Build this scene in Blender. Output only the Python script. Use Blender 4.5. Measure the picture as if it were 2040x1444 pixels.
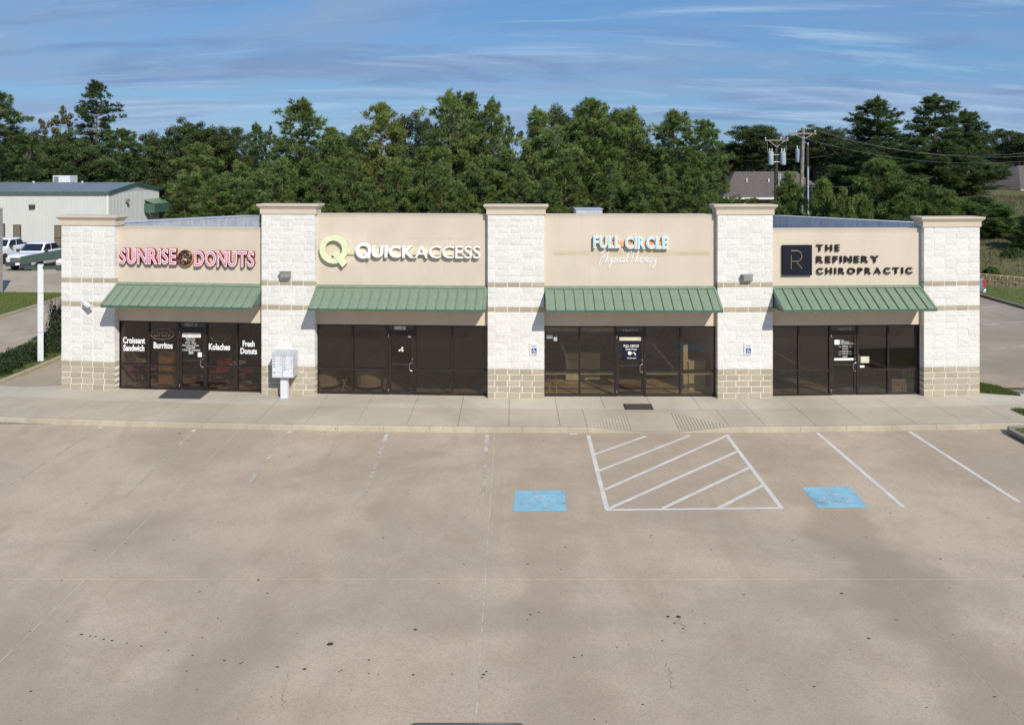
import bpy, bmesh, math, random
import numpy as np
from mathutils import Vector, Matrix, noise as mnoise
random.seed(7); RNG = np.random.default_rng(11)
for o in list(bpy.data.objects): bpy.data.objects.remove(o)
SC = bpy.context.scene; COL = SC.collection
F, HX, HY, CAMZ = 1754.0, 1020.0, 330.0, 7.6       # focal length (px of a 2040 px wide frame), vanishing point, eye height
LOTZ = -0.145

# ------------------------------------------------------------------ camera, sky, sun, exposure
cd = bpy.data.cameras.new('camera'); cam = bpy.data.objects.new('camera', cd); COL.objects.link(cam)
cam.location = (0, 0, CAMZ); cam.rotation_euler = (math.pi/2, 0, 0)
cd.sensor_fit = 'HORIZONTAL'; cd.sensor_width = 36; cd.lens = 36*F/2040; cd.shift_y = -(722-HY)/2040
cd.clip_start = 0.1; cd.clip_end = 3000
SC.camera = cam
SUN_D = Vector((-.39, .8, -.68)).normalized()
SUN_EL = math.asin(-SUN_D.z); SUN_ROT = math.atan2(-SUN_D.x, -SUN_D.y)
W = bpy.data.worlds.new('World'); SC.world = W; W.use_nodes = True
nt = W.node_tree; nt.nodes.clear(); N = nt.nodes.new; L = nt.links.new
def wmath(op, a, b=None, c=None):
    m = N('ShaderNodeMath'); m.operation = op
    for i, v in enumerate((a, b, c)):
        if v is None: continue
        if isinstance(v, (int, float)): m.inputs[i].default_value = v
        else: L(v, m.inputs[i])
    return m.outputs[0]
sky = N('ShaderNodeTexSky'); sky.sky_type = 'NISHITA'; sky.sun_disc = False
sky.sun_elevation = SUN_EL; sky.sun_rotation = SUN_ROT; sky.air_density = 1.0; sky.dust_density = 0.35; sky.ozone_density = 2.5; sky.altitude = 150
tc = N('ShaderNodeTexCoord'); sp = N('ShaderNodeSeparateXYZ'); L(tc.outputs['Generated'], sp.inputs[0])
zz = wmath('ADD', wmath('MAXIMUM', sp.outputs[2], 0.0), 0.15)
cx = wmath('DIVIDE', sp.outputs[0], zz); cy = wmath('DIVIDE', sp.outputs[1], zz)
def cloud(sx, sy, rot, seed, scale, detail, lo, hi, rough=.55, dist=.6):
    cb = N('ShaderNodeCombineXYZ'); L(cx, cb.inputs[0]); L(cy, cb.inputs[1]); cb.inputs[2].default_value = seed
    mp = N('ShaderNodeMapping'); mp.inputs['Rotation'].default_value = (0, 0, rot); mp.inputs['Scale'].default_value = (sx, sy, 1)
    L(cb.outputs[0], mp.inputs[0])
    n = N('ShaderNodeTexNoise'); n.inputs['Scale'].default_value = scale; n.inputs['Detail'].default_value = detail
    n.inputs['Roughness'].default_value = rough; n.inputs['Distortion'].default_value = dist; L(mp.outputs[0], n.inputs[0])
    r = N('ShaderNodeMapRange'); r.interpolation_type = 'SMOOTHSTEP'; r.inputs[1].default_value = lo; r.inputs[2].default_value = hi
    L(n.outputs[0], r.inputs[0]); return r.outputs[0]
def wmix(fac, a, col):
    m = N('ShaderNodeMix'); m.data_type = 'RGBA'; L(fac, m.inputs[0]); L(a, m.inputs[6]); m.inputs[7].default_value = (*col, 1); return m.outputs[2]
tint = N('ShaderNodeMix'); tint.data_type = 'RGBA'; tint.blend_type = 'MULTIPLY'; tint.inputs[0].default_value = 1
L(sky.outputs[0], tint.inputs[6]); tint.inputs[7].default_value = (.80, .92, 1.05, 1)
c = tint.outputs[2]
half = N('ShaderNodeValue'); half.outputs[0].default_value = .55
c = wmix(half.outputs[0], c, (1.15, 3.35, 7.0))
c = wmix(wmath('MULTIPLY', cloud(.6, 1.25, .14, 3.1, .8, 8, .40, .64, .58, 1.0), .8), c, (3.1, 4.3, 6.7))     # broad grey-lavender sheets
c = wmix(wmath('MULTIPLY', cloud(.5, 2.0, .24, 9.4, .85, 10, .50, .78, .62, 1.8), .9), c, (4.9, 6.7, 8.9))  # thin bright streaks
c = wmix(wmath('MULTIPLY', cloud(.7, 2.0, -.05, 21.0, .9, 9, .50, .68, .6, 1.2), .6), c, (1.9, 3.1, 5.7))     # darker low bands
bg = N('ShaderNodeBackground'); L(c, bg.inputs[0]); bg.inputs[1].default_value = 0.085
ow = N('ShaderNodeOutputWorld'); L(bg.outputs[0], ow.inputs[0])
sd = bpy.data.lights.new('sun', 'SUN'); sd.energy = 4.2; sd.angle = math.radians(.53); sd.color = (1, .955, .88)
so = bpy.data.objects.new('sun', sd); COL.objects.link(so); so.rotation_euler = SUN_D.to_track_quat('-Z', 'Y').to_euler(); so.location = (20, -20, 40)
SC.render.engine = 'CYCLES'; SC.cycles.use_denoising = True
SC.cycles.max_bounces = 8; SC.cycles.diffuse_bounces = 3; SC.cycles.glossy_bounces = 3; SC.cycles.transparent_max_bounces = 12
SC.view_settings.view_transform = 'Standard'; SC.view_settings.look = 'None'; SC.view_settings.exposure = 0.1; SC.view_settings.gamma = 1

# ------------------------------------------------------------------ materials
MATS = {}
class NT:
    def __init__(s, name):
        s.m = bpy.data.materials.new(name); s.m.use_nodes = True; s.t = s.m.node_tree; s.t.nodes.clear()
        s.out = s.n('ShaderNodeOutputMaterial'); s.tc = s.n('ShaderNodeTexCoord'); MATS[name] = s.m
    def n(s, ty, **kw):
        x = s.t.nodes.new(ty)
        for k, v in kw.items(): setattr(x, k, v)
        return x
    def l(s, a, b): s.t.links.new(a, b)
    def put(s, v, sock):
        if isinstance(v, (int, float)): sock.default_value = v
        elif isinstance(v, tuple): sock.default_value = (*v, 1) if len(v) == 3 and sock.type == 'RGBA' else v
        else: s.l(v, sock)
    def coord(s, kind='Object', scale=(1, 1, 1), rot=(0, 0, 0), loc=(0, 0, 0)):
        mp = s.n('ShaderNodeMapping'); mp.inputs['Scale'].default_value = scale; mp.inputs['Rotation'].default_value = rot; mp.inputs['Location'].default_value = loc
        s.l(s.tc.outputs[kind], mp.inputs[0]); return mp.outputs[0]
    def noise(s, scale, detail=4, rough=.55, co=None, dist=0):
        x = s.n('ShaderNodeTexNoise'); x.inputs['Scale'].default_value = scale; x.inputs['Detail'].default_value = detail
        x.inputs['Roughness'].default_value = rough; x.inputs['Distortion'].default_value = dist
        s.l(co if co is not None else s.tc.outputs['Object'], x.inputs[0]); return x.outputs[0]
    def rng(s, v, lo, hi, a=0., b=1., smooth=True):
        r = s.n('ShaderNodeMapRange'); r.interpolation_type = 'SMOOTHSTEP' if smooth else 'LINEAR'
        s.l(v, r.inputs[0])
        for i, q in enumerate((lo, hi, a, b)): r.inputs[i+1].default_value = q
        return r.outputs[0]
    def math(s, op, a, b=0.):
        m = s.n('ShaderNodeMath', operation=op); s.put(a, m.inputs[0]); s.put(b, m.inputs[1]); return m.outputs[0]
    def mix(s, fac, a, b, blend='MIX'):
        m = s.n('ShaderNodeMix', data_type='RGBA', blend_type=blend); s.put(fac, m.inputs[0]); s.put(a, m.inputs[6]); s.put(b, m.inputs[7]); return m.outputs[2]
    def bsdf(s, col, rough=.6, metal=0., spec=.5, bump=None, bstr=.2, bdist=.01, **kw):
        p = s.n('ShaderNodeBsdfPrincipled'); s.put(col, p.inputs['Base Color']); s.put(rough, p.inputs['Roughness']); p.inputs['Metallic'].default_value = metal
        p.inputs['Specular IOR Level'].default_value = spec
        for k, v in kw.items(): s.put(v, p.inputs[k])
        if bump is not None:
            b = s.n('ShaderNodeBump'); b.inputs['Strength'].default_value = bstr; b.inputs['Distance'].default_value = bdist; s.l(bump, b.inputs['Height']); s.l(b.outputs[0], p.inputs['Normal'])
        s.p = p; return p.outputs[0]
    def done(s, sh): s.l(sh, s.out.inputs[0]); return s.m

def plain(name, col, rough=.5, metal=0., spec=.5, var=.12, vs=6., dirt=0.):
    t = NT(name); n = t.noise(vs, 5)
    dark = tuple(c*(1-var) for c in col); lite = tuple(min(1, c*(1+var)) for c in col)
    c = t.mix(t.rng(n, .3, .7), dark, lite)
    if dirt: c = t.mix(t.math('MULTIPLY', t.rng(t.noise(2.3, 6), .45, .8), dirt), c, tuple(x*.45 for x in col))
    return t.done(t.bsdf(c, rough, metal, spec, bump=t.noise(vs*8, 3), bstr=.06))

def concrete(name, base, stain=1., speck=1., bands=()):
    t = NT(name); co = t.tc.outputs['Object']
    big = t.noise(.16, 5, .6, dist=.8); mid = t.noise(.9, 6, .62); fin = t.noise(30, 4, .7); sm = t.noise(7, 5, .65)
    st = t.noise(1.0, 4, .6, co=t.coord(scale=(.9, .16, 1), rot=(0, 0, .12)), dist=1.2)
    c = t.mix(t.rng(big, .36, .64), tuple(x*.84 for x in base), tuple(x*1.13 for x in base))
    c = t.mix(t.math('MULTIPLY', t.rng(mid, .42, .72), .42*stain), c, (base[0]*.74, base[1]*.70, base[2]*.66))
    c = t.mix(t.math('MULTIPLY', t.rng(st, .50, .74), .42*stain), c, (base[0]*.76, base[1]*.73, base[2]*.70))
    c = t.mix(t.math('MULTIPLY', t.rng(t.noise(.55, 6, .7, dist=1.5), .54, .72), .35*stain), c, tuple(min(1, x*1.22) for x in base))
    for (xc, wd, k) in bands:
        sx = t.n('ShaderNodeSeparateXYZ'); t.l(co, sx.inputs[0]); wob = t.math('ADD', sx.outputs[0], t.math('MULTIPLY', t.math('SUBTRACT', t.noise(.5, 6, .65), .5), 2.6))
        f = t.math('MULTIPLY', t.math('MULTIPLY', t.rng(wob, xc-wd, xc-wd*.3), t.rng(wob, xc+wd*.3, xc+wd, 1, 0)), t.rng(sx.outputs[1], 24.5, 18, .15, 1))
        c = t.mix(t.math('MULTIPLY', f, k), c, (base[0]*.62, base[1]*.59, base[2]*.56))
    c = t.mix(t.math('MULTIPLY', t.rng(sm, .5, .75), .22*speck), c, tuple(x*.7 for x in base))
    c = t.mix(t.math('MULTIPLY', t.rng(fin, .42, .70), .55*speck), c, tuple(x*.58 for x in base))
    c = t.mix(t.math('MULTIPLY', t.rng(t.noise(55, 2, .6, co=t.coord(loc=(7, 3, 0))), .52, .75), .45*speck), c, tuple(min(1, x*1.4) for x in base))
    v = t.n('ShaderNodeTexVoronoi'); v.inputs['Scale'].default_value = 1.15; v.inputs['Randomness'].default_value = 1; t.l(co, v.inputs[0])
    c = t.mix(t.math('MULTIPLY', t.rng(t.math('ADD', v.outputs[0], t.math('MULTIPLY', sm, .05)), .052, .066, 1, 0), .75*speck), c, tuple(x*.22 for x in base))
    return t.done(t.bsdf(c, .82, 0, .3, bump=fin, bstr=.18, bdist=.004))

M_LOT = concrete('lot_concrete', (.475, .375, .272), stain=1.0, bands=((7.1, 1.15, .62), (.7, .9, .34), (-4.4, 1.0, .22), (-8.2, .7, .2), (11.6, .8, .22)))
M_WALK = concrete('sidewalk_concrete', (.49, .415, .31), stain=.55, speck=.6)
M_APRON = concrete('sidewalk_inner_concrete', (.53, .47, .375), stain=.4, speck=.5)
M_KERB = concrete('kerb_concrete', (.45, .39, .29), stain=1.6, speck=.9)
M_DRIVE = concrete('drive_concrete', (.42, .345, .255), stain=.8, speck=.7)
M_SIDE = concrete('side_lot_concrete', (.35, .29, .22), stain=1.0, speck=.8)
M_DKERB = concrete('dark_kerb_concrete', (.30, .26, .22), stain=1.4, speck=.8)
plain('sealant', (.52, .47, .40), .8, var=.35, vs=9); plain('sealant_dark', (.20, .175, .15), .8, var=.3, vs=9)

def split_face(name, col, var, dirt=0.):
    t = NT(name); oi = t.n('ShaderNodeObjectInfo'); n = t.noise(9, 6, .65, co=t.coord(scale=(.4, .4, .2)))
    k = t.rng(oi.outputs['Random'], 0, 1, 1-var, 1+var*.6, False)
    c = t.mix(t.rng(n, .3, .7), tuple(x*.9 for x in col), col)
    c = t.mix(1., c, t.n('ShaderNodeCombineColor').outputs[0], 'MULTIPLY'); cc = c.node.inputs[7].links[0].from_node
    for i in range(3): t.l(k, cc.inputs[i])
    if dirt: c = t.mix(t.math('MULTIPLY', t.rng(t.noise(3, 5), .5, .75), dirt), c, tuple(x*.6 for x in col))
    return t.done(t.bsdf(c, .85, 0, .25, bump=t.noise(26, 6, .7, co=t.coord(scale=(.4, .4, .2))), bstr=.3, bdist=.008))
M_WBLK = split_face('white_block', (.72, .70, .655), .07); M_TBLK = split_face('tan_block', (.43, .37, .275), .13, .25)
plain('mortar', (.78, .75, .69), .9, var=.08)

def stucco(name, col, stains=()):
    t = NT(name); n = t.noise(.8, 5); g = t.noise(70, 3)
    c = t.mix(t.rng(n, .3, .7), tuple(x*.95 for x in col), tuple(x*1.03 for x in col))
    c = t.mix(t.math('MULTIPLY', t.rng(t.noise(1.2, 5, .6, co=t.coord(scale=(4.5, 1, .3))), .52, .8), .26), c, tuple(x*.72 for x in col))
    sx = t.n('ShaderNodeSeparateXYZ'); t.l(t.tc.outputs['Object'], sx.inputs[0])
    for (x0, x1, z0, z1, k, cl) in stains:     # ghost marks left by taken-down signs
        def edge(o, a, b, s=.03):
            return t.math('MULTIPLY', t.rng(o, a-s, a+s), t.rng(o, b-s, b+s, 1, 0))
        f = t.math('MULTIPLY', t.math('MULTIPLY', edge(sx.outputs[0], x0, x1), edge(sx.outputs[2], z0, z1)), t.rng(t.noise(2.6, 5), .25, .65, k*.35, k))
        c = t.mix(f, c, cl)
    return t.done(t.bsdf(c, .88, 0, .2, bump=g, bstr=.22, bdist=.004))
ST = (.60, .515, .41)
M_ST = stucco('stucco', ST)
M_ST2 = stucco('stucco_sign_ghosts', ST, [(-2.72, -1.2, 4.30, 5.35, .28, (.70, .63, .51)), (.2, 2.3, 5.18, 5.20, .5, (.38, .30, .22)), (-1.3, 2.3, 4.98, 4.995, .4, (.38, .30, .22)), (-1.2, -1.17, 4.2, 4.4, .5, (.4, .3, .2)), (1.4, 1.42, 4.1, 4.35, .4, (.4, .3, .2))])
M_ST3 = stucco('stucco_band_ghost', ST, [(-2.55, 2.62, 4.64, 4.80, .8, (.50, .43, .29)), (-2.5, -2.15, 4.65, 4.72, .6, (.4, .33, .22)), (1.4, 2.6, 4.65, 4.75, .4, (.45, .37, .25)), (-2.45, -1.75, 4.2, 5.1, .22, (.52, .46, .36))])
M_CORN = stucco('cornice_stucco', (.565, .485, .385))
def metal_paint(name, col, rough=.38, var=.1):
    t = NT(name); n = t.noise(3, 5)
    c = t.mix(t.rng(n, .3, .7), tuple(x*(1-var) for x in col), tuple(x*(1+var) for x in col))
    c = t.mix(t.math('MULTIPLY', t.rng(t.noise(5, 6, .65, co=t.coord(scale=(1.5, .5, .5))), .55, .8), .3), c, tuple(x*.6+.04 for x in col))
    return t.done(t.bsdf(c, t.rng(n, .3, .7, rough-.06, rough+.12), 0, .45))
M_GREEN = metal_paint('awning_green', (.185, .245, .168)); M_DGREEN = metal_paint('awning_trim_green', (.06, .12, .09), .45)
plain('canopy_green', (.055, .085, .07), .5)
plain('soffit_metal', (.10, .11, .09), .6); plain('soffit_warm_bounce', (.55, .42, .26), .8); plain('bronze_frame', (.035, .026, .024), .38, .3, var=.2)  # tan of the unseen soffit is chosen to bounce warm light onto the lintel
plain('aluminium', (.55, .55, .54), .3, .9); plain('white_plastic', (.66, .67, .69), .4, var=.05, dirt=.08)
plain('grey_metal', (.30, .30, .30), .45, .5); plain('galvanised', (.52, .55, .58), .42, .35, var=.12, dirt=.15)
plain('parapet_metal', (.56, .565, .58), .5, 0., var=.14, vs=2.5, dirt=.25); plain('roof_membrane', (.45, .45, .44), .8)
plain('black_rubber', (.025, .025, .027), .75, var=.3); plain('mat_grey', (.055, .055, .06), .95, var=.25, vs=30); plain('mat_brown', (.075, .05, .035), .95, var=.35, vs=25)
plain('white_vinyl', (.85, .85, .83), .5, var=.03); plain('sign_red', (.30, .035, .05), .45); plain('sign_pink', (.62, .12, .22), .4)
plain('sign_white', (.84, .82, .80), .35, var=.04); plain('sign_lime', (.70, .72, .47), .4, var=.05); plain('sign_cyan', (.42, .68, .70), .4, var=.05)
plain('sign_dark', (.03, .022, .02), .7, spec=.2); plain('sign_navy', (.012, .014, .024), .75, spec=.15); plain('sign_gold', (.55, .42, .24), .35, .6); plain('raceway_cream', (.66, .58, .42), .6)
plain('raceway_orange', (.62, .34, .18), .6); plain('donut_dough', (.55, .27, .10), .6); plain('donut_chocolate', (.035, .014, .010), .3); plain('sprinkle', (.75, .5, .35), .5)
plain('accessible_blue', (.02, .07, .22), .4); plain('lens_glass', (.30, .30, .26), .2); plain('neon_tube', (.78, .68, .45), .35)
plain('vinyl_pale', (.42, .46, .44), .5)
def glass(name, tintc, ior=1.45):
    t = NT(name); tr = t.n('ShaderNodeBsdfTransparent'); tr.inputs[0].default_value = (*tintc, 1)
    gl = t.n('ShaderNodeBsdfGlossy'); gl.inputs['Roughness'].default_value = .015; gl.inputs['Color'].default_value = (1, 1, 1, 1)
    b = t.n('ShaderNodeBump'); b.inputs['Strength'].default_value = .05; b.inputs['Distance'].default_value = .02; t.l(t.noise(.9, 2), b.inputs['Height']); t.l(b.outputs[0], gl.inputs['Normal'])
    lw_ = t.n('ShaderNodeLayerWeight'); lw_.inputs[0].default_value = .5; f0 = ((ior-1)/(ior+1))**2; fr = t.math('ADD', t.math('MULTIPLY', t.math('POWER', lw_.outputs['Facing'], 5.), 1-f0), f0).node
    mx = t.n('ShaderNodeMixShader'); t.l(fr.outputs[0], mx.inputs[0]); t.l(tr.outputs[0], mx.inputs[1]); t.l(gl.outputs[0], mx.inputs[2]); return t.done(mx.outputs[0])
M_GLASS = glass('tinted_glass', (.66, .62, .61), 1.6); M_GLASSF = glass('clearer_tinted_glass', (.76, .715, .65), 1.6); glass('far_glass', (.2, .2, .2), 1.6)
plain('solar_shade', (.042, .037, .036), .9, var=.05, vs=40); plain('room_wall', (.40, .36, .31), .8); plain('room_floor', (.40, .33, .21), .5, var=.3, vs=3)
plain('room_ceiling', (.5, .48, .45), .9); plain('red_vinyl', (.42, .03, .035), .4); plain('oak_wood', (.42, .24, .07), .45, var=.2); plain('beige_fabric', (.42, .34, .22), .9)
plain('cream_paint', (.60, .56, .42), .5); plain('wicker', (.44, .33, .14), .7, var=.3, vs=30); plain('terracotta', (.40, .16, .09), .8); plain('bone_wood', (.55, .42, .25), .7)
t = NT('checker_floor'); ck = t.n('ShaderNodeTexChecker'); ck.inputs['Scale'].default_value = 2.6; t.l(t.tc.outputs['Object'], ck.inputs[0])
ck.inputs[1].default_value = (.62, .46, .34, 1); ck.inputs[2].default_value = (.20, .05, .035, 1); t.done(t.bsdf(ck.outputs[0], .35))
def paint_worn(name, col, lo, hi, sc=3.):
    t = NT(name); n = t.noise(sc, 7, .7); n2 = t.noise(28, 3, .7)
    f = t.rng(t.math('ADD', n, t.math('MULTIPLY', t.math('SUBTRACT', n2, .5), .35)), lo, hi)
    b = t.bsdf(t.mix(t.rng(t.noise(2, 4), .3, .7), tuple(x*.85 for x in col), col), .75, 0, .3); tr = t.n('ShaderNodeBsdfTransparent')
    m = t.n('ShaderNodeMixShader'); t.l(f, m.inputs[0]); t.l(b, m.inputs[1]); t.l(tr.outputs[0], m.inputs[2]); return t.done(m.outputs[0])
M_PAINT = paint_worn('white_paint_fresh', (.68, .625, .56), .58, .95); paint_worn('white_paint_worn', (.62, .55, .47), .40, .76); paint_worn('white_paint_ghost', (.60, .51, .40), .31, .74)
paint_worn('blue_paint', (.27, .50, .60), .50, .80, 1.8); paint_worn('symbol_paint', (.55, .62, .64), .36, .62, 5.)
def leafmat(name, trans=.38, rough=.6):
    t = NT(name); at = t.n('ShaderNodeAttribute', attribute_name='tint'); oi = t.n('ShaderNodeObjectInfo')
    c = t.mix(1., at.outputs['Color'], oi.outputs['Color'], 'MULTIPLY')
    b = t.bsdf(c, rough, 0, .25); tl = t.n('ShaderNodeBsdfTranslucent'); t.l(c, tl.inputs[0])
    m = t.n('ShaderNodeMixShader'); m.inputs[0].default_value = trans; t.l(b, m.inputs[1]); t.l(tl.outputs[0], m.inputs[2]); return t.done(m.outputs[0])
M_LEAF = leafmat('foliage'); plain('pine_bark', (.16, .115, .085), .9, var=.4, vs=4); plain('oak_bark', (.10, .088, .075), .9, var=.35, vs=4)
def ground_mat(name, a, b, c3, sc=.5):
    t = NT(name); c = t.mix(t.rng(t.noise(sc, 6, .65), .35, .65), a, b); c = t.mix(t.math('MULTIPLY', t.rng(t.noise(sc*5, 6, .7), .5, .7), .7), c, c3)
    c = t.mix(t.math('MULTIPLY', t.rng(t.noise(sc*40, 3, .7), .45, .7), .5), c, tuple(x*.5 for x in a)); return t.done(t.bsdf(c, .95, 0, .1, bump=t.noise(sc*40, 4), bstr=.5, bdist=.05))
ground_mat('meadow', (.12, .125, .05), (.16, .15, .07), (.20, .175, .095)); ground_mat('lawn', (.12, .15, .045), (.15, .18, .055), (.18, .18, .08), 1.2)
ground_mat('red_soil', (.42, .16, .07), (.48, .21, .10), (.30, .10, .05), .9); ground_mat('leaf_litter', (.07, .05, .03), (.10, .075, .045), (.05, .05, .025))
def ribbed(name, col, pitch, axis=0, var=.05):
    t = NT(name); n = t.noise(.7, 4); return t.done(t.bsdf(t.mix(t.rng(n, .3, .7), tuple(x*(1-var) for x in col), col), .5, 0, .4))
ribbed('white_siding', (.56, .56, .53), .3); ribbed('blue_roof', (.20, .25, .28), .3, var=.2); ribbed('siding_trim', (.72, .70, .62), .3)
t = NT('shingles'); br = t.n('ShaderNodeTexBrick'); br.inputs['Scale'].default_value = 3.2; br.inputs['Color1'].default_value = (.13, .105, .095, 1); br.inputs['Color2'].default_value = (.18, .15, .14, 1)
br.inputs['Mortar'].default_value = (.09, .075, .07, 1); br.inputs['Mortar Size'].default_value = .03; t.l(t.tc.outputs['Object'], br.inputs[0]); t.done(t.bsdf(br.outputs[0], .9, 0, .1, bump=t.noise(20), bstr=.3))
plain('brick_wall', (.38, .20, .14), .9, var=.3, vs=5); plain('far_white', (.75, .73, .70), .6); plain('window_far', (.16, .135, .095), .3); plain('dark_steel', (.06, .045, .04), .7)
plain('pole_wood', (.23, .205, .165), .9, var=.3, vs=5); plain('pole_dark', (.055, .04, .033), .9, var=.3); plain('transformer_grey', (.40, .46, .50), .5); plain('porcelain', (.6, .62, .62), .3)
plain('stone_block', (.50, .37, .20), .9, var=.3, vs=3)
def carpaint(name, col): t = NT(name); return t.done(t.bsdf(col, .3, 0, .5, **{'Coat Weight': .6, 'Coat Roughness': .06}))
carpaint('car_white', (.75, .76, .78)); carpaint('car_blue', (.16, .20, .25)); carpaint('car_navy', (.035, .045, .07)); plain('car_glass', (.015, .02, .03), .08); plain('tyre', (.02, .02, .02), .85)
plain('bumper_dark', (.04, .042, .048), .5); plain('lamp_red', (.55, .03, .02), .2); plain('lamp_clear', (.6, .6, .6), .15)
G = lambda k: MATS[k] if isinstance(k, str) else k

# ------------------------------------------------------------------ mesh helpers
class MB:
    def __init__(s): s.v = []; s.f = []
    def quad(s, *p):
        i = len(s.v); s.v += [tuple(q) for q in p]; s.f.append(tuple(range(i, i+len(p)))); return s
    def box(s, x0, x1, y0, y1, z0, z1):
        i = len(s.v); s.v += [(x, y, z) for z in (z0, z1) for y in (y0, y1) for x in (x0, x1)]
        s.f += [tuple(i+k for k in q) for q in ((0, 2, 3, 1), (4, 5, 7, 6), (0, 1, 5, 4), (2, 6, 7, 3), (0, 4, 6, 2), (1, 3, 7, 5))]; return s
    def prism(s, poly, d, axis='y', a=0.):       # polygon (2D) extruded along an axis from a to d
        i = len(s.v); n = len(poly)
        for w in (a, d):
            for (p, q) in poly: s.v.append({'y': (p, w, q), 'z': (p, q, w), 'x': (w, p, q)}[axis])
        s.f.append(tuple(i+k for k in range(n))); s.f.append(tuple(i+n+k for k in reversed(range(n))))
        for k in range(n): j = (k+1) % n; s.f.append((i+k, i+n+k, i+n+j, i+j))
        return s
    def rings(s, rings, cap=True):
        i = len(s.v); n = len(rings[0])
        for r in rings: s.v += [tuple(p) for p in r]
        for a in range(len(rings)-1):
            for k in range(n): j = (k+1) % n; s.f.append((i+a*n+k, i+a*n+j, i+(a+1)*n+j, i+(a+1)*n+k))
        if cap: s.f.append(tuple(i+k for k in reversed(range(n)))); b = i+(len(rings)-1)*n; s.f.append(tuple(b+k for k in range(n)))
        return s
    def tube(s, pts, r, n=8, cap=True):
        pts = [Vector(p) for p in pts]; rs = r if isinstance(r, (list, tuple)) else [r]*len(pts); R = []
        for k, p in enumerate(pts):
            d = (pts[min(k+1, len(pts)-1)]-pts[max(k-1, 0)]).normalized(); u = d.orthogonal().normalized() if abs(d.z) < .95 else Vector((1, 0, 0))
            if abs(d.z) < .95: u = d.cross(Vector((0, 0, 1))).normalized()
            else: u = (u-d*u.dot(d)).normalized()
            w = d.cross(u); R.append([p+(u*math.cos(a)+w*math.sin(a))*rs[k] for a in [2*math.pi*q/n for q in range(n)]])
        return s.rings(R, cap)
    def lathe(s, prof, n=16, c=(0, 0, 0), axis='z'):
        R = []
        for r, h in prof:
            ring = []
            for q in range(n):
                a = 2*math.pi*q/n; x, y = r*math.cos(a), r*math.sin(a)
                ring.append({'z': (c[0]+x, c[1]+y, c[2]+h), 'y': (c[0]+x, c[1]+h, c[2]-y), 'x': (c[0]+h, c[1]+x, c[2]+y)}[axis])
            R.append(ring)
        return s.rings(R)
    def mesh(s, name, mat, smooth=False):
        m = bpy.data.meshes.new(name); m.from_pydata(s.v, [], s.f); m.materials.append(G(mat)); fix(m)
        if smooth: m.polygons.foreach_set('use_smooth', [True]*len(m.polygons)); m.set_sharp_from_angle(angle=math.radians(40))
        return m
    def build(s, name, mat, parent=None, M=None, smooth=False): return add(name, s.mesh(name, mat, smooth), parent, M)
def fix(m):
    b = bmesh.new(); b.from_mesh(m); bmesh.ops.recalc_face_normals(b, faces=b.faces); b.to_mesh(m); b.free()
def add(name, data, parent=None, M=None):
    o = bpy.data.objects.new(name, data); COL.objects.link(o)
    if M is not None: o.matrix_local = M
    if parent is not None:
        o.parent = parent
        if M is not None: o.matrix_local = M
    return o
def tag(o, label=None, cat=None, group=None, kind=None):
    for k, v in (('label', label), ('category', cat), ('group', group), ('kind', kind)):
        if v: o[k] = v
    return o
def empty(name, loc=(0, 0, 0), rz=0., parent=None, **kw):
    o = bpy.data.objects.new(name, None); COL.objects.link(o); o.location = loc; o.rotation_euler = (0, 0, rz); o.parent = parent; o.empty_display_size = .2
    return tag(o, **kw)
def T(x, y, z, rz=0.): return Matrix.Translation((x, y, z)) @ Matrix.Rotation(rz, 4, 'Z')
def bevel(o, w=.01, seg=2):
    m = o.modifiers.new('bevel', 'BEVEL'); m.width = w; m.segments = seg; m.limit_method = 'ANGLE'; m.angle_limit = math.radians(35); return o
def gp(px, py, z=0.):       # where the sight line through a picture point meets level z
    Y = F*(CAMZ-z)/(py-HY); return Vector(((px-HX)*Y/F, Y, z))
def at(px, py, Y): return Vector(((px-HX)*Y/F, Y, CAMZ-(py-HY)*Y/F))

# lettering: glyph outlines of Blender's own font, made into meshes
_TMP = None
def text_mesh(s, size=1., ext=0., off=0., shear=0., spacing=1., align='LEFT', res=3, lsp=1.):
    cu = bpy.data.curves.new('lettering', 'FONT'); cu.body = s; cu.size = size; cu.extrude = ext; cu.offset = off; cu.shear = shear
    cu.space_character = spacing; cu.align_x = align; cu.resolution_u = res; cu.space_line = lsp
    o = bpy.data.objects.new('lettering', cu); COL.objects.link(o); dg = bpy.context.evaluated_depsgraph_get()
    m = bpy.data.meshes.new_from_object(o.evaluated_get(dg)); bpy.data.objects.remove(o); bpy.data.curves.remove(cu)
    v = np.zeros(len(m.vertices)*3); m.vertices.foreach_get('co', v); v = v.reshape(-1, 3); return m, v
def fit(mv, x0, x1, z0, z1, mat, y=0.):       # stand the text up in the x-z plane, facing -y, stretched to a box
    m, v = mv; lo, hi = v.min(0), v.max(0); w = v.copy()
    w[:, 0] = x0+(v[:, 0]-lo[0])/max(hi[0]-lo[0], 1e-6)*(x1-x0); w[:, 2] = z0+(v[:, 1]-lo[1])/max(hi[1]-lo[1], 1e-6)*(z1-z0); w[:, 1] = y-v[:, 2]
    m.vertices.foreach_set('co', w.ravel()); m.update(); m.materials.clear(); m.materials.append(G(mat)); return m
TX = {}
def pre(key, s, **kw): TX[key] = text_mesh(s, **kw)
for i, ch in enumerate('SUNRISE'): pre(('sun', 0, i), ch, ext=.06, off=.045); pre(('sun', 1, i), ch, ext=.004, off=.03); pre(('sun', 2, i), ch, ext=.003, off=-.014)
for i, ch in enumerate('DONUTS'): pre(('don', 0, i), ch, ext=.06, off=.045); pre(('don', 1, i), ch, ext=.004, off=.03); pre(('don', 2, i), ch, ext=.003, off=-.014)
for i, ch in enumerate('UICK'): pre(('qui', 0, i), ch, ext=.06, off=.035)
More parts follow.
